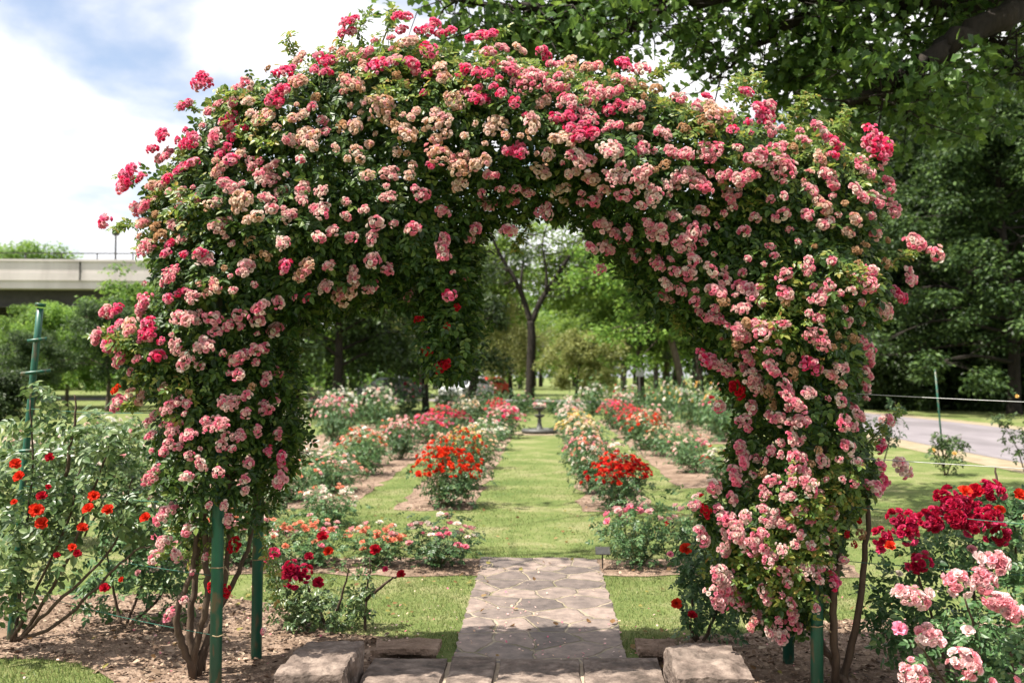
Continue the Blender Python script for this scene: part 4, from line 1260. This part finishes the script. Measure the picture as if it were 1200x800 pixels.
for za, zb, mt in ((1.52, 1.46, 'wire'), (1.20, 1.17, 'wire'), (.96, .90, 'green_wire'), (.68, .72, 'green_wire')):
    p = np.linspace(np.array([1.37, 5.1, za]), ends + np.array([0, 0, zb]), 9)
    p[:, 2] -= .012 * np.sin(np.linspace(0, math.pi, 9))
    part(MB().add(*tube(p, .002, 5)), 'wire', mt, wf)
part(MB().add(*tube([ends + np.array([0, 0, -.2]), ends + np.array([0, 0, .8]), ends + np.array([0, 0, 1.9])], .026, 10)), 'pole', 'green_paint', wf)
stk = empty('garden_stake', (6.5, 16.4, 0), 'thin dark green stake standing behind the sparse yellow rose', 'stake')
part(MB().add(*tube([(6.5, 16.4, -.1), (6.42, 16.4, .9), (6.36, 16.4, 1.68)], .014, 8)), 'shaft', 'green_paint', stk)
part(MB().add(*tube([(6.36, 16.4, 1.68), (6.36, 16.4, 1.69), (6.359, 16.4, 1.705)], [.017, .017, .012], 8)), 'cap', 'green_paint', stk)
mk = empty('plant_marker', (.485, 8.3, 0), 'small dark plant name plate on a short stake at the path corner', 'plant marker')
mb = MB().add(*box(-.06, .06, -.004, .004, -.04, .04))
pl = mb.obj('plate', 'plate', mk)
pl.location = (0, -.02, .16)
pl.rotation_euler = (math.radians(-50), 0, 0)
MB().add(*tube([(0, 0, -.1), (0, 0, .05), (0, -.004, .155)], .006, 6)).obj('stake', 'plate', mk)

# ------------------------------------------------------------------ fountain
fx, fy = -.115, 27.6
sheet('fountain_paving', [(fx + .98 * math.cos(a), fy + .98 * math.sin(a)) for a in np.linspace(0, 6.283, 40, endpoint=False)], .013, 'verge')
fo = empty('fountain', (fx, fy, .013), 'small dark iron fountain urn in a low round basin at the end of the lawn', 'fountain')
MB().add(*lathe([(0, 0), (.46, 0), (.52, .05), (.5, .09), (.47, .13), (.42, .13), (.40, .07), (0, .06)], 36)).obj('basin', 'iron', fo, True)
MB().add(*lathe([(.14, .06), (.15, .1), (.1, .14), (.07, .2), (.05, .3), (.06, .36), (.04, .4), (.05, .43)], 24)).obj('pedestal', 'iron', fo, True)
MB().add(*lathe([(.05, .42), (.11, .45), (.155, .5), (.15, .51), (.1, .48), (.035, .47), (.035, .6), (.05, .62)], 24)).obj('lower_bowl', 'iron', fo, True)
MB().add(*lathe([(.04, .61), (.13, .65), (.2, .71), (.195, .725), (.12, .69), (0, .68)], 24)).obj('upper_bowl', 'iron', fo, True)
fl = empty('flower_arrangement', (fx, fy, .70), 'mound of pale pink and white flowers filling the top of the fountain urn', 'flowers')
g = np.random.default_rng(3)
P = np.c_[g.uniform(-.16, .16, 34), g.uniform(-.16, .16, 34), g.uniform(.03, .13, 34)]
mb = MB()
flower_chunk(mb, P, nrm(P + np.array([0, 0, .1])), g.uniform(.03, .05, 34), 'L', 'W', 8)
o = mb.obj('blooms', 'petal', fl, False, True)
P = np.c_[g.normal(0, .09, (60, 2)), g.uniform(.0, .1, 60)]
MB().add(*scatter(LEAF, P, nrm(P + np.array([0, 0, .1])), .06)).obj('foliage', 'dark_leaf', fl)


# ------------------------------------------------------------------ trees
def clump_leaves(C, nleaf, cr, flat, leaf, g, up=.8, tpl=RHOMB, hang=0.0):
    n = len(C) * nleaf
    c = np.repeat(C, nleaf, 0)
    d = nrm(g.normal(size=(n, 3)))
    rr = g.random(n) ** .5
    R = np.repeat(np.broadcast_to(cr, (len(C),)) * g.uniform(.7, 1.25, len(C)), nleaf)
    P = c + d * (rr * R)[:, None] * np.array([1, 1, flat])
    if hang:
        P[:, 2] -= hang * g.random(n) ** 2
    else:                                   # the underside of each clump sags at its rim
        P[:, 2] -= .25 * R * rr ** 2 * (d[:, 2] < .2)
    N = d * .55 + g.normal(0, .45, (n, 3)) + np.array([0, 0, up])
    T = d * .8 + g.normal(0, .5, (n, 3)) + np.array([0, 0, -.35 - hang])
    return scatter(tpl, P, N, leaf * g.uniform(.7, 1.3, n), T)


def grow(seed, H, R, b0, nl, sub, flat, leaf, nleaf, cr, tr, wide=1.0, hang=0, leanx=0.0, top=.8, prof='round', up=.8):
    """trunk+limbs MB, crown MB"""
    g = np.random.default_rng(seed)
    wood, crown = MB(), MB()
    tp = curve([(0, 0, -.2), (g.normal(0, .1) + leanx * .2, g.normal(0, .1), H * .25), (g.normal(0, .2) + leanx * .6, g.normal(0, .2), H * .55), (leanx + g.normal(0, .25), g.normal(0, .25), H * top)], 6)
    tr_ = np.linspace(tr, tr * .22, len(tp))
    tr_[0] *= 1.35
    wood.add(*tube(tp, tr_, 9))
    C = []
    for i in range(nl):
        u = (i + g.uniform(.1, .9)) / nl
        hz = b0 + (top - b0) * u
        j = hz / top * (len(tp) - 1)
        s = tp[int(j)] + (tp[min(int(j) + 1, len(tp) - 1)] - tp[int(j)]) * (j % 1)
        a = i * 2.39996 + g.uniform(-.5, .5)
        if prof == 'round':
            ln = R * (.55 + .45 * math.sin(math.pi * (.15 + .8 * u))) * (1 - .45 * u ** 3)
        else:
            ln = R * (1.05 - .7 * u)
        ln *= g.uniform(.75, 1.1)
        rise = ln * (.15 + .75 * u) * g.uniform(.6, 1.2) if prof == 'round' else ln * (-.05 + .35 * u)
        e = s + np.array([math.cos(a) * ln, math.sin(a) * ln * wide, rise])
        m = s + (e - s) * .5 + np.array([0, 0, ln * .10]) + g.normal(0, .06 * ln, 3)
        lp = curve([s, m, e], 4)
        wood.add(*tube(lp, np.linspace(tr * .34 * (1 - .5 * u), tr * .05, len(lp)), 5))
        for k in range(sub):
            f = g.uniform(.42, 1.0)
            p = lp[int(f * (len(lp) - 1))]
            q = p + g.normal(0, 1, 3) * np.array([.24, .24, .14]) * ln + np.array([math.cos(a), math.sin(a), .1]) * .1 * ln
            wood.add(*tube([p, (p + q) / 2 + g.normal(0, .04 * ln, 3), q], [tr * .09, tr * .06, tr * .03], 4, False))
            C.append(q)
    e = tp[-1]
    for k in range(3 + sub):
        C.append(e + g.normal(0, 1, 3) * np.array([.22 * R, .22 * R, .1 * H * (1 - top) * 3]) + np.array([0, 0, H * (1 - top) * .5]))
    C = np.array(C)
    crown.add(*clump_leaves(C, nleaf, cr, flat, leaf, g, up=up, hang=hang))
    return wood, crown


TP = {}


def tproto(key, leafm, barkm, *a, **k):
    w, c = grow(*a, **k)
    TP[key] = (w.mesh('trunk', barkm, True), c.mesh('crown', leafm))


tproto('round', 'tree_leaf', 'bark', 21, 11, 4.6, .28, 22, 5, .7, .24, 190, .95, .24)
tproto('round2', 'bright_leaf', 'bark', 22, 11, 4.4, .22, 24, 5, .7, .24, 190, .95, .22)
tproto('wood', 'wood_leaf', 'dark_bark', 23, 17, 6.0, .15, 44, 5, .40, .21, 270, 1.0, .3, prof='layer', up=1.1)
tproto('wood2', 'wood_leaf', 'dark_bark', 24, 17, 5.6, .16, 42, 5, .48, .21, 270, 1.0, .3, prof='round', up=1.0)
tproto('dark', 'dark_leaf', 'dark_bark', 25, 8.5, 3.6, .22, 22, 5, .6, .2, 190, .75, .2, leanx=.6)
tproto('willow', 'willow_leaf', 'dark_bark', 26, 10, 3.6, .38, 20, 5, .8, .2, 200, .7, .28, hang=2.6, up=.3)
tproto('small', 'willow_leaf', 'dark_bark', 27, 3.7, 2.0, .25, 16, 5, .6, .13, 150, .42, .09)
tproto('lacy', 'tree_leaf', 'bark', 28, 7.4, 3.2, .3, 18, 4, .32, .2, 90, .7, .16, prof='layer')
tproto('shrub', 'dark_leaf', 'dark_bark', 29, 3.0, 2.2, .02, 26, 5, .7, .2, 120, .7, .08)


def tree(kind, x, y, label, s=1.0, group=None, leaf=None, name='broadleaf_tree', sz=None, cat='tree'):
    r = empty(name, (x, y, 0), label, cat, group, rng.uniform(0, 6.28), (s, s, (sz or s)))
    a, b = TP[kind]
    link('trunk', a, r)
    if leaf:
        key = kind + leaf
        if key not in TP:
            m = b.copy()
            m.materials[0] = M[leaf]
            TP[key] = (a, m)
        b = TP[key][1]
    link('crown', b, r)
    return r


G = 'trees of the wood beyond the road'
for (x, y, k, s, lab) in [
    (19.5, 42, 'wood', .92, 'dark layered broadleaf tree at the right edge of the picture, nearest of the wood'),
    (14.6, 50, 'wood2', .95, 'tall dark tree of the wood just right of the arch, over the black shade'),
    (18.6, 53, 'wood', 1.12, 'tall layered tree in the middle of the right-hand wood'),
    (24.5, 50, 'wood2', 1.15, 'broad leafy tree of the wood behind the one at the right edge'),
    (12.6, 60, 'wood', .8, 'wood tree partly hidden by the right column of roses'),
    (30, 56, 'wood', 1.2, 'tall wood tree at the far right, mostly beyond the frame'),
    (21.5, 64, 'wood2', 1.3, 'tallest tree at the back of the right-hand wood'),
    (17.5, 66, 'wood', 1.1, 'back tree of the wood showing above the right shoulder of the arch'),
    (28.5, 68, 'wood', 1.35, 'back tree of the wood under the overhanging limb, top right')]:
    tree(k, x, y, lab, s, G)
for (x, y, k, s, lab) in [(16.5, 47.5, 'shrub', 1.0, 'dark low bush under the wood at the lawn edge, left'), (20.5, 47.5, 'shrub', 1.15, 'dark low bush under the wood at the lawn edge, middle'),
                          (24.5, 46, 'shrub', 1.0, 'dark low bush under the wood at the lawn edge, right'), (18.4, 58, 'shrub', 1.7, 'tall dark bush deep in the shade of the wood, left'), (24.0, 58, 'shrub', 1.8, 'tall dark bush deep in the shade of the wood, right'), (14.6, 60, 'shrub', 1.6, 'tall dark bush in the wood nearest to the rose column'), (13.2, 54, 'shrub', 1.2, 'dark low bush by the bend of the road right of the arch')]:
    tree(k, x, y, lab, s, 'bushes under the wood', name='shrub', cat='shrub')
# through the arch
tree('dark', -7.6, 36, 'dark tree with a slanting trunk, left in the arch opening', 1.0, 'dark trees behind the left beds')
tree('dark', -9.6, 38.5, 'dark tree close to the left column, seen through the arch', 1.05, 'dark trees behind the left beds')
tree('dark', -5.2, 44, 'slim dark tree between the leaning tree and the willow', .9, 'dark trees behind the left beds')
tree('willow', -4.3, 58, 'yellow-green weeping willow left of the tall forked tree', 1.0, name='willow_tree')
tree('willow', -2.2, 68, 'second hanging willow, behind the trunk of the forked tree', .62, name='willow_tree')
tree('small', 1.55, 50, 'small yellowish spreading tree right of the forked trunk', 1.0, name='ornamental_tree')
tree('round', 5.9, 60, 'dense mid green tree in the right half of the arch opening', 1.05, 'trees along the far road')
tree('round', 8.8, 56, 'dark rounded tree behind the slanting trunk on the right of the opening', .95, 'trees along the far road', leaf='dark_leaf')
tree('round2', 2.9, 74, 'bright sunlit tree beyond the far road, right of the forked tree', .72, 'trees along the far road')
tree('round2', -3.4, 82, 'bright sunlit tree far behind the willow', .8, 'trees along the far road')
tree('round', -9.5, 76, 'mid green tree beyond the far road behind the dark trees', 1.2, 'trees along the far road')
tree('round2', -14.5, 72, 'pale green tree beyond the far road, hidden mostly by the left column', 1.1, 'trees along the far road')
tree('round2', 9.5, 78, 'light green tree showing at the inner edge of the right column', 1.3, 'trees along the far road')
# below and beside the bridge
for (x, y, k, s, lab) in [(-26.2, 50, 'round2', .50, 'light green rounded tree under the bridge at the left edge'),
                          (-22.8, 47, 'round2', .47, 'light green bushy tree under the bridge right of the green pole'),
                          (-19.5, 44, 'round', .46, 'mid green bushy tree at the edge of the left rose column'),
                          (-24.3, 41, 'round', .34, 'smaller low tree before the others under the bridge'),
                          (-20.8, 40, 'round', .32, 'low dark green tree above the left wire'),
                          (-17.0, 49, 'round2', .55, 'tree mostly behind the left column below the lacy tree'),
                          (-28.5, 44, 'round', .45, 'mid green tree cut by the left edge of the picture')]:
    tree(k, x, y, lab, s, 'trees below the bridge', leaf={'round': 'wood_leaf', 'round2': 'tree_leaf'}[k])
tree('lacy', -21.0, 51, 'lacy grey-green tree spreading in front of the bridge end', 1.02)
tree('round', -59, 112, 'distant tree top rising above the bridge parapet', 1.55)
for x, y, lab in ((-22.5, 36, 'dark low hedge bush under the trees at the far left'), (-19.5, 35, 'dark low hedge bush under the trees beside the left column'), (-25.5, 37, 'dark low hedge bush at the left picture edge')):
    tree('shrub', x, y, lab, .55, 'low bushes below the bridge', name='shrub', cat='shrub')

# the tall forked tree on the axis
ft = empty('forked_tree', (-.7, 53, 0), 'tall tree with a dark trunk forking into a V, at the centre of the arch', 'tree')
D = 53
LIM = [([(620, 482), (622, 430), (623, 395), (622, 376)], .27, .22), ([(622, 378), (614, 352), (604, 328), (590, 305), (578, 280), (570, 250)], .17, .05), ([(623, 378), (634, 352), (648, 330), (664, 305), (684, 280), (705, 250)], .17, .05),
       ([(610, 342), (612, 315), (617, 285), (622, 255)], .09, .02), ([(640, 342), (640, 315), (636, 285), (645, 250)], .09, .02), ([(598, 318), (580, 312), (560, 300), (545, 280)], .07, .02),
       ([(655, 318), (675, 318), (700, 308), (725, 290)], .07, .02), ([(604, 328), (590, 332), (570, 330), (552, 335)], .05, .015), ([(648, 330), (668, 338), (690, 335), (712, 340)], .05, .015)]
g = np.random.default_rng(77)
wd = MB()
tips = []
for k, (pp, r0, r1) in enumerate(LIM):
    p = curve([at(px, py, D + (0 if k == 0 else g.uniform(-.8, .8) * i * .4)) for i, (px, py) in enumerate(pp)], 5)
    wd.add(*tube(p, np.linspace(r0, r1, len(p)), 8))
    if k:
        for i in range(6, len(p), 2):
            for _ in range(3):
                q = p[i] + g.normal(0, 1, 3) * np.array([.9, 1.4, .55])
                wd.add(*tube([p[i], (p[i] + q) / 2 + g.normal(0, .1, 3), q], [.03, .02, .01], 4, False))
                tips.append(q)
for _ in range(70):
    q = at(g.normal(630, 58), g.normal(245, 36), D) + np.array([0, g.normal(0, 2.2), 0])
    tips.append(q)
for _ in range(34):
    tips.append(at(g.choice([g.uniform(540, 600), g.uniform(655, 730)]), g.uniform(300, 352), D) + np.array([0, g.normal(0, 1.8), 0]))
part(wd, 'trunk', 'dark_bark', ft)
tips = np.array(tips)
fr = tips[:, 1] < D + .4
tips[fr, 1] = D + .4 + np.abs(tips[fr, 1] - D - .4) * .8
cr = MB().add(*clump_leaves(np.array(tips), 72, .74, .45, .19, g, up=.8))
part(cr, 'crown', 'bright_leaf', ft, smooth=False)
# leaning trunk at the right of the opening
lt = empty('leaning_tree', (6.3, 45, 0), 'tree with a long slanting trunk at the right of the arch opening', 'tree')
D = 45
wd = MB()
p = curve([at(802, 482, D), at(797, 445, D), at(786, 400, D), at(770, 360, D), at(752, 315, D), at(742, 270, D)], 6)
wd.add(*tube(p, np.linspace(.2, .08, len(p)), 8))
tips = []
for i in range(14, len(p)):
    for _ in range(4):
        q = p[i] + g.normal(0, 1, 3) * np.array([1.5, 1.5, .6])
        wd.add(*tube([p[i], (p[i] + q) / 2, q], [.04, .03, .01], 4, False))
        tips.append(q)
part(wd, 'trunk', 'bark', lt)
part(MB().add(*clump_leaves(np.array(tips), 130, .8, .5, .19, g)), 'crown', 'tree_leaf', lt, smooth=False)

# plane tree reaching in from the right, trunk beyond the frame
pt = empty('plane_tree', (8.6, 12.5, 0), 'large tree at the right whose dark limb and leaves overhang the top of the picture', 'tree')
g = np.random.default_rng(91)
wd = MB()
D = 11
tk = curve([(8.6, 12.5, -.2), (8.5, 12.4, 2.5), (8.2, 12.1, 5), (7.6, 11.7, 7.4)], 6)
wd.add(*tube(tk, np.linspace(.42, .26, len(tk)), 12))
LB = [([(1290, -60, 11.0), (1215, 2, 10.2), (1150, 32, 9.9), (1095, 68, 9.8), (1050, 98, 9.8), (1020, 112, 9.9), (985, 132, 10.2)], .17, .03),
      ([(1330, -140, 11.5), (1200, -8, 11), (1080, 0, 10.8), (960, -8, 10.6), (820, -12, 10.4), (700, -2, 10.2), (600, 2, 10), (520, -2, 9.9)], .16, .02),
      ([(1330, -140, 11.5), (1200, -110, 12.2), (1000, -90, 12.6), (800, -80, 12.8), (640, -60, 12.8), (540, -40, 12.8)], .13, .02),
      ([(820, -12, 10.4), (760, 20, 10.5), (715, 45, 10.5), (690, 78, 10.6)], .05, .012), ([(960, -8, 10.6), (915, 35, 10.8), (870, 66, 10.9), (830, 85, 11)], .06, .012),
      ([(1080, 0, 10.8), (1010, 40, 11), (955, 75, 11.2), (925, 105, 11.3)], .06, .012), ([(700, -2, 10.2), (650, 25, 10.2), (610, 40, 10.2), (575, 35, 10.2)], .045, .01),
      ([(1050, 98, 10.6), (1070, 112, 10.5), (1095, 122, 10.6)], .03, .01), ([(1150, 32, 10.8), (1172, 60, 10.6), (1190, 80, 10.7)], .04, .012), ([(1000, -90, 12.6), (960, -30, 12.8), (900, 10, 13)], .06, .012),
      ([(800, -80, 12.8), (740, -30, 12.8), (690, 20, 12.8), (660, 50, 12.8)], .05, .012)]
tips = []
for pp, r0, r1 in LB:
    p = curve([at(*q) for q in pp], 6)
    p[1:] += g.normal(0, .035, p[1:].shape)
    wd.add(*tube(p, np.linspace(r0, r1, len(p)), 8))
    n0 = 22 if r0 == .17 else (5 if r0 > .1 else 2)
    for i in range(n0, len(p)):
        for _ in range(3):
            q = p[i] + g.normal(0, 1, 3) * np.array([.42, .5, .24])
            m = (p[i] + q) / 2 + g.normal(0, .07, 3)
            wd.add(*tube([p[i], m, q], [.012, .008, .004], 4, False))
            tips.append(q)
            if g.random() < .6:
                q2 = q + g.normal(0, 1, 3) * np.array([.28, .3, .2])
                wd.add(*tube([q, (q + q2) / 2, q2], [.005, .004, .003], 4, False))
                tips.append(q2)
tips = np.array(tips)
# leaves thin out towards the lower left rim of the canopy
cnt = np.full(len(tips), 26)
tips = tips[wob(tips, 1.1, 71) + .5 * wob(tips, 2.6, 72) + .04 * (tips[:, 0] - 2) + 1.2 * (tips[:, 0] < .8) > -.12]
cr = MB().add(*clump_leaves(tips, 12, .24, .6, .095, g, up=.55, tpl=MAPLE))
cr.add(*clump_leaves(np.array([at(g.uniform(960, 1330), g.uniform(-230, -70), g.uniform(9.2, 10.6)) for _ in range(130)]), 40, .36, .5, .09, g, up=.6, tpl=MAPLE))
shade = []
for _ in range(230):
    d_ = g.uniform(8, 13.5)
    shade.append((g.uniform(1.2, 6.8), d_, CH + 440 / F * d_ + g.uniform(.7, 2.4)))
cr.add(*clump_leaves(np.array(shade), 30, .42, .5, .1, g, up=.6, tpl=MAPLE))
hi = np.array([at(g.uniform(860, 1330), g.uniform(-200, -50), g.uniform(10.4, 13.5)) for _ in range(120)])
cr.add(*clump_leaves(hi, 40, .4, .5, .1, g, up=.6, tpl=MAPLE))
lo = np.array([at(g.uniform(880, 1010), g.uniform(20, 125), g.uniform(10.6, 11.6)) for _ in range(45)] + [at(g.uniform(1060, 1240), g.uniform(-10, 110), g.uniform(10.8, 13)) for _ in range(40)])
cr.add(*clump_leaves(lo, 17, .28, .6, .095, g, up=.5, tpl=MAPLE))
# higher limbs of the same tree, above the frame; they throw the broken shade on the lawn
for pp in ([(7.6, 11.7, 7.2), (5, 10.8, 8.2), (2, 9.4, 8.0), (-1, 8.3, 7.6), (-3.6, 7.6, 7.0)], [(7.6, 11.7, 7.2), (5, 13, 8.6), (1.5, 12.4, 8.6), (-1.5, 11, 8.0), (-3.2, 10, 7.6)]):
    p = curve(pp, 6)
    wd.add(*tube(p, np.linspace(.16, .02, len(p)), 7))
    tt = []
    for i in range(15, len(p)):
        for _ in range(4):
            q = p[i] + g.normal(0, 1, 3) * np.array([.55, .7, .3])
            wd.add(*tube([p[i], (p[i] + q) / 2, q], [.014, .009, .004], 4, False))
            tt.append(q)
    tt = np.array(tt)
    tt = tt[wob(tt, .9, 81) > .05]
    cr.add(*clump_leaves(tt, 14, .3, .5, .11, g, up=.6, tpl=MAPLE))
part(wd, 'trunk', 'dark_bark', pt)
part(cr, 'crown', 'plane_leaf', pt, smooth=False)

# far wood that closes the horizon
g = np.random.default_rng(55)
wd, cr = MB(), MB()
C, Rr = [], []
for i in range(150):
    a = math.radians(-58 + 116 * (i + g.uniform(-.4, .4)) / 150)
    d = g.uniform(105, 150)
    x, y, h = math.sin(a) * d, math.cos(a) * d, g.uniform(9, 15)
    if -75 < x < -22 and y < 160:
        h *= .55
    wd.add(*tube([(x, y, -.5), (x + .1, y, h * .4), (x, y, h * .8)], [.35, .25, .1], 5))
    for _ in range(15):
        C.append((x + g.normal(0, 2.6), y + g.normal(0, 2.6), h * g.uniform(.12, .98)))
cr.add(*clump_leaves(np.array(C), 60, 2.2, .6, .65, g))
wo = tag(bpy.data.objects.new('far_wood', None), 'far belt of mixed green woodland closing the view behind the road', 'woodland', kind='stuff')
COL.objects.link(wo)
o = wd.obj('trunks', 'dark_bark', wo)
o['kind'] = 'stuff'
o = cr.obj('crowns', 'tree_leaf', wo)
o['kind'] = 'stuff'

# ------------------------------------------------------------------ bridge
ang = math.radians(5)
br = empty('road_bridge', (-45, 60, 0), 'long pale concrete road bridge with dark steel girders beyond the trees', 'bridge', rz=ang)
L0, L1 = -60, 26
MB().add(*box(L0, L1, 0, .35, 7.55, 8.05)).obj('parapet_band', 'concrete', br)
MB().add(*box(L0, L1, .1, 20, 7.05, 7.6)).obj('deck', 'concrete', br)
MB().add(*box(L0, L1, .02, .3, 8.05, 8.75)).obj('parapet', 'concrete', br)
MB().add(*box(L0, L1, -.06, .36, 8.75, 8.88)).obj('coping', 'concrete', br)
for i in range(7):
    y = 1.2 + i * 2.9
    m_ = MB().add(*box(L0, L1, y - .02, y + .02, 6.0, 7.05)).add(*box(L0, L1, y - .3, y + .3, 5.93, 6.0))
    m_.obj('girder', 'steel_dark', br)
for x in (-6, 20, -34):
    MB().add(*lathe([(.001, -.3), (.7, -.3), (.7, 5.2)], 18)).obj('pier', 'concrete', br).location = (x, 5, 0)
    MB().add(*lathe([(.001, -.3), (.7, -.3), (.7, 5.2)], 18)).obj('pier', 'concrete', br).location = (x, 15, 0)
    MB().add(*box(x - .8, x + .8, 1, 19, 5.2, 5.9)).obj('pier_cap', 'concrete', br)
for x in (-22, -8, 6, 16):
    MB().add(*box(x - .05, x + .05, -.012, .33, 7.56, 8.74)).obj('expansion_joint', 'steel_dark', br)
rl = MB()
for x in np.arange(L0, L1, 2.2):
    rl.add(*box(x - .03, x + .03, .1, .16, 8.88, 9.25))
rl.add(*box(L0, L1, .09, .17, 9.25, 9.31))
rl.obj('railing', 'steel_dark', br)
lp = empty('street_lamp', (-27.3, 62.5, 8.0), 'thin street lamp standing on the bridge deck', 'street lamp')
MB().add(*tube([(0, 0, .0), (0, 0, 1.4), (0, 0, 2.5)], .06, 6)).obj('lamp_post', 'steel_dark', lp)
MB().add(*lathe([(.02, 2.5), (.2, 2.55), (.26, 2.7), (.16, 2.85), (.02, 2.9)], 10)).obj('lamp_head', 'steel_dark', lp)


# ------------------------------------------------------------------ parked cars on the far road
def car(x, y, rz, paint, label):
    r = empty('parked_car', (x, y, .012), label, 'car', 'cars parked on the far road', rz)
    prof = [(-2.1, .35), (-2.15, .62), (-2.08, .82), (-1.25, .95), (-.55, 1.45), (1.0, 1.48), (1.75, 1.02), (2.1, .92), (2.15, .5), (2.1, .3), (1.75, .28), (1.62, .52), (1.35, .62), (1.08, .52), (.95, .28),
            (-.95, .28), (-1.08, .52), (-1.35, .62), (-1.62, .52), (-1.75, .28)]
    k = len(prof)
    rows = []
    for yy, ins in ((-.88, 0), (-.84, 1), (.84, 1), (.88, 0)):
        pass
    V = []
    for yy in (-.86, .86):
        for (px, pz) in prof:
            V.append((px, yy * (1 - .16 * max(0, (pz - .9) / .55)), pz))
    q = [(i, (i + 1) % k, k + (i + 1) % k, k + i) for i in range(k)]
    b = MB().add(np.array(V), [np.array(q), np.array([list(range(k))[::-1]]), np.array([list(range(k, 2 * k))])]).obj('body', 'car_' + paint, r)
    bv = b.modifiers.new('bevel', 'BEVEL')
    bv.width = .05
    bv.segments = 2
    bv.limit_method = 'ANGLE'
    for s in (-1, 1):
        yy = s * .79
        MB().add(np.array([(-.98, yy * 1.05, 1.0), (-.5, yy * .965, 1.38), (.2, yy * .96, 1.4), (.2, yy * 1.05, 1.0)]), [np.array([(0, 1, 2, 3)])]).obj('side_window', 'glass', r)
        MB().add(np.array([(.28, yy * 1.05, 1.0), (.28, yy * .96, 1.4), (.95, yy * .965, 1.39), (1.5, yy * 1.05, 1.02)]), [np.array([(0, 1, 2, 3)])]).obj('side_window', 'glass', r)
        MB().add(*box(-2.165, -2.1, s * .62 - .16, s * .62 + .16, .64, .76)).obj('headlight', 'lamp_glass', r)
        for wx in (-1.35, 1.35):
            w = MB().add(*tube([(wx, s * .66, .31), (wx, s * .76, .31), (wx, s * .87, .31)], .31, 18)).obj('wheel', 'rubber', r)
            MB().add(*tube([(wx, s * .8, .31), (wx, s * .86, .31), (wx, s * .878, .31)], .19, 14)).obj('rim', 'rim', w)
    MB().add(np.array([(-1.2, -.66, 1.0), (-1.2, .66, 1.0), (-.62, .6, 1.42), (-.62, -.6, 1.42)]) + np.array([-.012, 0, .012]), [np.array([(0, 1, 2, 3)])]).obj('windscreen', 'glass', r)
    MB().add(np.array([(1.68, -.66, 1.08), (1.68, .66, 1.08), (1.08, .6, 1.44), (1.08, -.6, 1.44)]) + np.array([.014, 0, .014]), [np.array([(0, 1, 2, 3)])]).obj('rear_window', 'glass', r)
    return r


car(-4.9, 63.5, 1.15, 'silver', 'silver car parked on the far road just left of the willow trunk')
car(-4.2, 70.5, 1.0, 'red', 'red car partly hidden behind the silver car on the far road')
car(-10.2, 66, .6, 'black', 'black car on the far road behind the dark trees')
sp = empty('sign_post', (5.6, 58.5, 0), 'pale post with a small plain sign plate beside the bend of the road', 'sign post')
MB().add(*tube([(0, 0, -.2), (0, 0, 1.0), (0, 0, 2.1)], .045, 8)).obj('post', 'concrete', sp)
MB().add(*box(-.22, .22, -.075, -.047, 1.55, 2.05)).obj('plate', 'lamp_glass', sp)

# ------------------------------------------------------------------ sky, sun, camera
SUN = nrm(np.array([-.42, -.17, .88]))
el, az = math.asin(SUN[2]), math.atan2(SUN[0], SUN[1])
w = bpy.data.worlds.new('World')
S.world = w
w.use_nodes = True
nt = w.node_tree
bg = nt.nodes['Background']
sky = nd(nt, 'ShaderNodeTexSky', sky_type='NISHITA')
sky.sun_disc = False
sky.sun_elevation = el
sky.sun_rotation = az
sky.air_density = 1.0
sky.dust_density = 2.0
tc = nd(nt, 'ShaderNodeTexCoord')
mp = nd(nt, 'ShaderNodeMapping')
mp.inputs['Scale'].default_value = (1.0, 1.0, 2.4)
mp.inputs['Location'].default_value = (.35, .2, .55)
nt.links.new(tc.outputs['Generated'], mp.inputs[0])
n1 = nd(nt, 'ShaderNodeTexNoise')
n1.inputs['Scale'].default_value = 2.6
n1.inputs['Detail'].default_value = 9
n1.inputs['Roughness'].default_value = .52
n1.inputs['Distortion'].default_value = .25
nt.links.new(mp.outputs[0], n1.inputs['Vector'])
cm = nd(nt, 'ShaderNodeMapRange', interpolation_type='SMOOTHSTEP')
cm.inputs[1].default_value = .345
cm.inputs[2].default_value = .515
cm.inputs[3].default_value = .10
nt.links.new(n1.outputs['Fac'], cm.inputs[0])
cr_ = ramp(nt, [(.38, (5.0, 5.0, 5.25)), (.60, (8.2, 8.1, 8.15))])
nt.links.new(n1.outputs['Fac'], cr_.inputs[0])
mx = nd(nt, 'ShaderNodeMix', data_type='RGBA')
nt.links.new(cm.outputs[0], mx.inputs['Factor'])
nt.links.new(sky.outputs[0], mx.inputs[6])
nt.links.new(cr_.outputs[0], mx.inputs[7])
nt.links.new(mx.outputs[2], bg.inputs['Color'])
bg.inputs['Strength'].default_value = .085

ld = bpy.data.lights.new('sun', 'SUN')
ld.energy = 5.0
ld.angle = math.radians(.53)
ld.color = (1, .94, .84)
lo_ = bpy.data.objects.new('sun', ld)
COL.objects.link(lo_)
lo_.rotation_mode = 'QUATERNION'
lo_.rotation_quaternion = align(SUN)

cd = bpy.data.cameras.new('camera')
cam = bpy.data.objects.new('camera', cd)
COL.objects.link(cam)
cd.sensor_width = 36
cd.lens = F / 1200 * 36
cd.clip_end = 1500
cam.location = (0, 0, CH)
cam.rotation_euler = (math.pi / 2 + math.atan(40 / F), 0, math.atan(37 / F))
cd.dof.use_dof = True
cd.dof.focus_distance = 5.0
cd.dof.aperture_fstop = 2.8
S.camera = cam

S.view_settings.view_transform = 'Standard'
S.view_settings.look = 'None'
S.view_settings.exposure = 1.3
S.view_settings.gamma = 1
cy = S.cycles
cy.max_bounces = 6
cy.diffuse_bounces = 3
cy.glossy_bounces = 2
cy.transmission_bounces = 4
cy.transparent_max_bounces = 4
cy.caustics_reflective = False
cy.caustics_refractive = False
cy.use_denoising = True
cy.sample_clamp_indirect = 6
